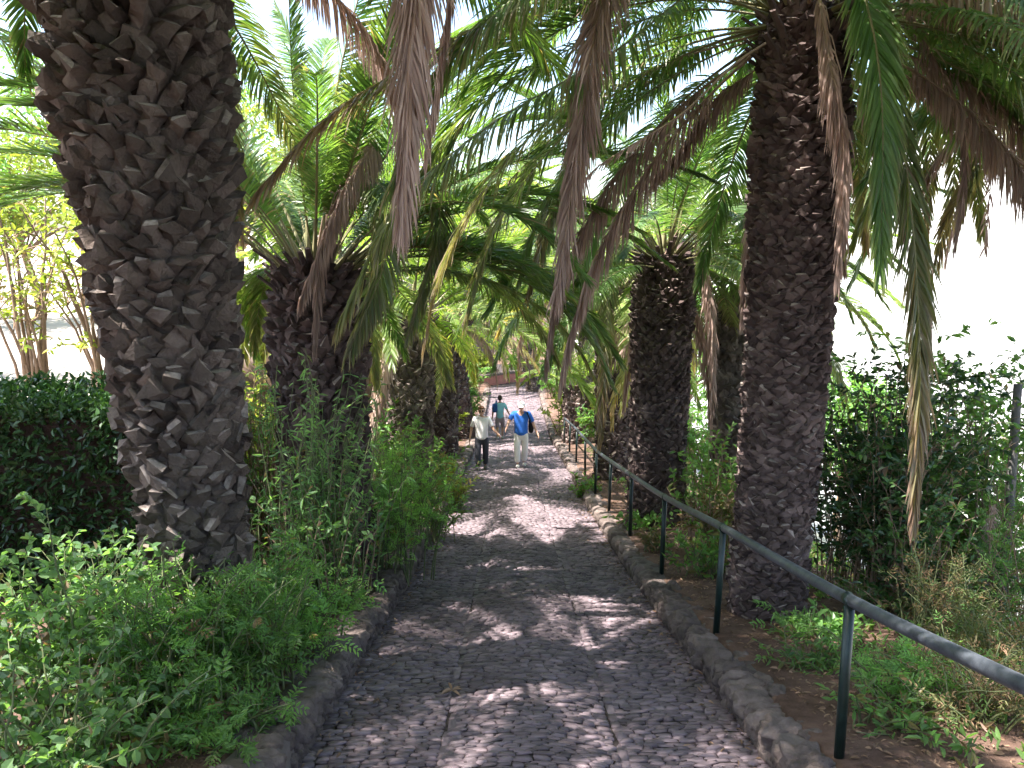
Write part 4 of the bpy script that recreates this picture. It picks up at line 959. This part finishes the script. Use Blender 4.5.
def person(label, x, y, face=-1, H=1.7, step=.22, nod=0.0, shirt='white_shirt', pants='grey_pants', shoes='shoe', arms=None, hair='hair_b', cap=None, glasses=False, shorts=False, width=1.0, rz=0.0, long_sleeve=False):
    """walking figure; local -Y is forward"""
    g = float(pathz(x, y)) + .022
    root = empty('person', (x, y, g), rz + (0 if face < 0 else math.pi)); tag(root, label, 'person', 'people walking on the path')
    k = H / 1.7; w = width
    sl = np.interp(y, PY, PZ); dz = float(pz(y - .3) - pz(y)) * (1 if face < 0 else -1) / .3      # slope under the feet
    hip = .88 * k
    def V3(a, b, c): return (a * k, b * k, c * k)
    fy = step
    # leg joints: right foot forward (-y), left foot back
    legs = []
    for sx, fo in ((-1, -fy), (1, fy)):
        fz = -fo / fy * dz * step if fy else 0
        foot = (sx * .085, fo, .08 + (-fo) * dz / 1.0 + (.02 if fo > 0 else 0)); 
        knee = (sx * .10, fo * .45 - .05, .47 + (-fo) * dz * .4)
        legs.append((sx, knee, foot))
    arms = arms or [(-.25, .0, 1.08, -.27, -.06, .82), (.25, .0, 1.08, .27, -.12, .84)]
    # body: one continuous skinned figure (torso, neck, arms with hands, legs)
    nodes = [(V3(0, 0, .95), .13 * k), (V3(0, 0, 1.15), .125 * k), (V3(0, .01, 1.34), .12 * k), (V3(0, .0 - .02 * nod, 1.45), .05 * k), (V3(0, -.03 - .05 * nod, 1.52), .05 * k)]
    edges = [(0, 1), (1, 2), (2, 3), (3, 4)]
    hands = []
    for a, sx in zip(arms, (-1, 1)):
        i = len(nodes)
        wr = np.array(a[3:]); el = np.array(a[:3]); hd = nrm(wr - el)
        nodes += [(V3(sx * .17 * w, 0, 1.38), .058 * k), (V3(*el), .042 * k), (V3(*wr), .027 * k), (V3(*(wr + hd * .07)), .034 * k)]
        edges += [(2, i), (i, i + 1), (i + 1, i + 2), (i + 2, i + 3)]
        side = nrm(np.cross(hd, np.array([1.0, 0, 0]))) 
        for q in range(4):
            j = len(nodes); o = side * (q - 1.5) * .022; b = wr + hd * .10 + o; ln_ = (.06, .072, .066, .05)[q]; cu = np.array([-sx * .02, 0, 0])
            nodes += [(V3(*b), .010 * k), (V3(*(b + hd * ln_ * .55 + cu * .3)), .009 * k), (V3(*(b + hd * ln_ + cu)), .008 * k)]
            edges += [(i + 3, j), (j, j + 1), (j + 1, j + 2)]
        j = len(nodes); b = wr + hd * .04 - side * .035
        nodes += [(V3(*b), .012 * k), (V3(*(b + hd * .04 - side * .015)), .009 * k)]; edges += [(i + 3, j), (j, j + 1)]
    for sx, kn, ft in legs:
        i = len(nodes)
        nodes += [(V3(sx * .09, 0, .86), .085 * k), (V3(*kn), .052 * k), (V3(*ft), .042 * k)]
        edges += [(0, i), (i, i + 1), (i + 1, i + 2)]
    hc = np.array(V3(0, -.045 - .07 * nod, 1.60 - .02 * nod)); 
    head = [ell(hc, (.075 * k, .092 * k, .112 * k), nod * .5), ell(hc + np.array([0, -.095, -.012 - .03 * nod]) * k, (.014 * k, .022 * k, .026 * k)),
            ell(hc + np.array([-.078, .005, 0]) * k, (.012 * k, .022 * k, .032 * k)), ell(hc + np.array([.078, .005, 0]) * k, (.012 * k, .022 * k, .032 * k)), ell(hc + np.array([0, -.085, -.06]) * k, (.026 * k, .012 * k, .008 * k)), ell(hc + np.array([0, -.05, -.085]) * k, (.04 * k, .04 * k, .035 * k))]
    skin('body', nodes, edges, M['skin'], root, extra=head)
    mb = MB()
    for sx in (-1, 1): mb.add(*ell(hc + np.array([sx * .03, -.083, .008]) * k, (.012 * k, .01 * k, .008 * k)))
    mb.build('eyes', M['black'], root, True)
    # shirt
    n2 = [(V3(0, 0, .80), (.168 * k * w, .145 * k)), (V3(0, 0, .90), (.168 * k * w, .145 * k)), (V3(0, 0, 1.10), (.16 * k * w, .135 * k)), (V3(0, .0, 1.28), (.155 * k * w, .13 * k)), (V3(0, .0, 1.40), (.095 * k, .08 * k)), (V3(0, -.01, 1.47), (.066 * k, .066 * k))]
    e2 = [(0, 1), (1, 2), (2, 3), (3, 4), (4, 5)]
    for a, sx in zip(arms, (-1, 1)):
        i = len(n2); sh = np.array([sx * .175 * w, 0, 1.375]); el = np.array(a[:3])
        end = el + (np.array(a[3:]) - el) * .8 if long_sleeve else sh + (el - sh) * .82
        n2 += [(V3(*sh), .075 * k), (V3(*(sh + (el - sh) * (.8 if not long_sleeve else .98))), .062 * k), (V3(*end), .058 * k if not long_sleeve else .045 * k)]
        e2 += [(3, i), (i, i + 1), (i + 1, i + 2)]
    skin('shirt', n2, e2, M[shirt], root)
    # trousers
    n3 = [(V3(0, 0, 1.0), (.15 * k * w, .13 * k)), (V3(0, 0, .86), (.15 * k * w, .13 * k))]; e3 = [(0, 1)]
    for sx, kn, ft in legs:
        i = len(n3); kn = np.array(kn); ft = np.array(ft); end = kn + (ft - kn) * (.02 if shorts else .93)
        n3 += [(V3(sx * .095, 0, .74), .105 * k), (V3(*(np.array([sx * .095, 0, .74]) * .12 + kn * .88)), .085 * k), (V3(*end), (.088 if shorts else .075) * k)]
        e3 += [(1, i), (i, i + 1), (i + 1, i + 2)]
    skin('shorts' if shorts else 'trousers', n3, e3, M[pants], root)
    for sx, kn, ft in legs:
        ft = np.array(ft); mb = MB()
        mb.add(*ell((np.array([ft[0], ft[1] - .06, ft[2] - .04])) * k, (.048 * k, .13 * k, .042 * k))); mb.build('shoe', M[shoes], root, True)
    mb = MB()
    mb.add(*ell(hc + np.array([0, .028, .026]) * k, (.088 * k, .088 * k, .108 * k)))
    if not cap: mb.add(*ell(hc + np.array([0, -.03, .088]) * k, (.07 * k, .07 * k, .04 * k)))
    mb.build('hair', M[hair], root, True)
    if cap:
        mb = MB(); mb.add(*ell(hc + np.array([0, -.005, .055]) * k, (.094 * k, .108 * k, .082 * k))); mb.add(*ell(hc + np.array([0, -.125, .045 - .03 * nod]) * k, (.075 * k, .075 * k, .012 * k)))
        mb.build('cap', M[cap], root, True)
    if glasses:
        mb = MB()
        for sx in (-1, 1): mb.add(*ell(hc + np.array([sx * .033, -.092, .010]) * k, (.029 * k, .010 * k, .022 * k)))
        mb.add(*box(hc + np.array([0, -.09, .014]) * k, (.15 * k, .01, .008))); mb.build('sunglasses', M['black'], root, True)
    return root, g

def place(px, d): 
    p = W(px, 384, d); y = p[1] - .3
    # find the path point at depth d under this pixel column
    lo = None
    for yy in np.arange(y - 2, y + 2, .02):
        q = proj((p[0], yy, float(pathz(p[0], yy))))
        if lo is None or abs(q[2] - d) < lo[0]: lo = (abs(q[2] - d), yy)
    return p[0], lo[1]
x, y = place(482, 22.0)
person('woman in white blouse, dark grey trousers and sunglasses walking on the left', x, y, H=1.66, step=.14, glasses=True, hair='hair_b', width=1.08, shirt='white_shirt', arms=[(-.27, .02, 1.12, -.31, -.03, .86), (.29, -.05, 1.14, .42, -.2, 1.02)])
x, y = place(521, 22.3)
_, g = person('man with bowed head in white cap, blue shirt and white trousers', x, y, H=1.76, step=.12, nod=1.0, hair='hair_d', cap='cap', shirt='blue_shirt', pants='white_pants', shoes='shoe_w', width=1.12, arms=[(-.30, -.08, 1.20, -.36, -.26, 1.08), (.30, .02, 1.12, .40, -.12, .90)])
def bag(x, y, g, lb, mat, c, s, strap):
    root = empty('shoulder_bag' if 'shoulder' in lb else 'backpack', (x + c[0], y + c[1], g + c[2])); tag(root, lb, 'bag')
    mb = MB(); V = np.sign(ICO3) * np.abs(ICO3) ** .5 * np.asarray(s); mb.add(V, [ICO3F]); mb.build('bag_body', M[mat], root, True)
    mb = MB(); Q, _ = spline([np.array(p) - np.array(c) for p in strap], 20); mb.add(*tube(Q, .018, 6, .4)); mb.build('strap', M[mat], root, True)
    mb = MB(); mb.add(*box((0, -s[1] * .92, s[2] * .35), (s[0] * 1.5, .02, s[2] * .5))); mb.build('flap', M[mat], root)
bag(x, y, g, "black shoulder bag hanging at the side of the man in blue", 'black', (.26, .10, 1.08), (.07, .11, .19), [(.26, -.02, 1.2), (.20, -.13, 1.35), (.15, -.04, 1.47), (.20, .08, 1.35), (.26, .12, 1.2)])
x, y = place(500, 32.0)
_, g = person('person in teal shirt seen from behind farther down the path', x, y, face=1, H=1.64, step=.14, hair='hair_d', shirt='teal_shirt', pants='shorts', shorts=True, shoes='shoe_w', arms=[(-.28, -.04, 1.14, -.36, -.16, .95), (.27, .0, 1.1, .30, -.06, .84)])
bag(x, y, g, "blue backpack slung on one side of the person in teal", 'navy', (-.19, -.17, 1.22), (.10, .09, .17), [(-.1, -.12, 1.35), (-.12, -.13, 1.45), (-.14, 0, 1.48), (-.15, .13, 1.4), (-.2, .12, 1.2), (-.24, -.02, 1.1), (-.22, -.12, 1.05)])

# ------------------------------------------------------------------ light, sky, camera
SUN = nrm(np.array([-.42, -.10, .90]))
EL = math.asin(SUN[2]); AZ = math.atan2(SUN[0], SUN[1])
w = bpy.data.worlds.new('World'); sc.world = w; w.use_nodes = True
nt = w.node_tree; nt.nodes.clear()
sky = nt.nodes.new('ShaderNodeTexSky'); sky.sky_type = 'NISHITA'; sky.sun_disc = False; sky.sun_elevation = EL; sky.sun_rotation = AZ
sky.air_density = 1.0; sky.dust_density = 2.0; sky.ozone_density = 1.5
bg = nt.nodes.new('ShaderNodeBackground'); bg.inputs[1].default_value = .15
wo = nt.nodes.new('ShaderNodeOutputWorld'); nt.links.new(sky.outputs[0], bg.inputs[0]); nt.links.new(bg.outputs[0], wo.inputs[0])
ld = bpy.data.lights.new('sun', 'SUN'); ld.energy = 4.8; ld.angle = R(.53); ld.color = (1, .96, .9)
lo = bpy.data.objects.new('sun', ld); COL.objects.link(lo)
lo.rotation_euler = Vector((-SUN[0], -SUN[1], -SUN[2])).to_track_quat('-Z', 'Y').to_euler(); lo.location = (-5, -3, 12)

cd = bpy.data.cameras.new('camera'); cd.sensor_width = 36; cd.lens = 36 * F / 1024; cd.clip_end = 5000; cd.clip_start = .05
cam = bpy.data.objects.new('camera', cd); COL.objects.link(cam); cam.location = (0, 0, CAMZ); cam.rotation_euler = (math.pi / 2 - PITCH, 0, 0)
sc.camera = cam
sc.view_settings.view_transform = 'Standard'; sc.view_settings.look = 'None'; sc.view_settings.exposure = 2.08; sc.view_settings.gamma = 1
sc.render.engine = 'CYCLES'
cy = sc.cycles
cy.max_bounces = 7; cy.diffuse_bounces = 4; cy.glossy_bounces = 2; cy.transmission_bounces = 4; cy.transparent_max_bounces = 4
cy.caustics_reflective = False; cy.caustics_refractive = False; cy.sample_clamp_indirect = 6
cy.use_adaptive_sampling = True; cy.adaptive_threshold = .02
try: cy.use_denoising = True; cy.denoiser = 'OPENIMAGEDENOISE'
except Exception: pass
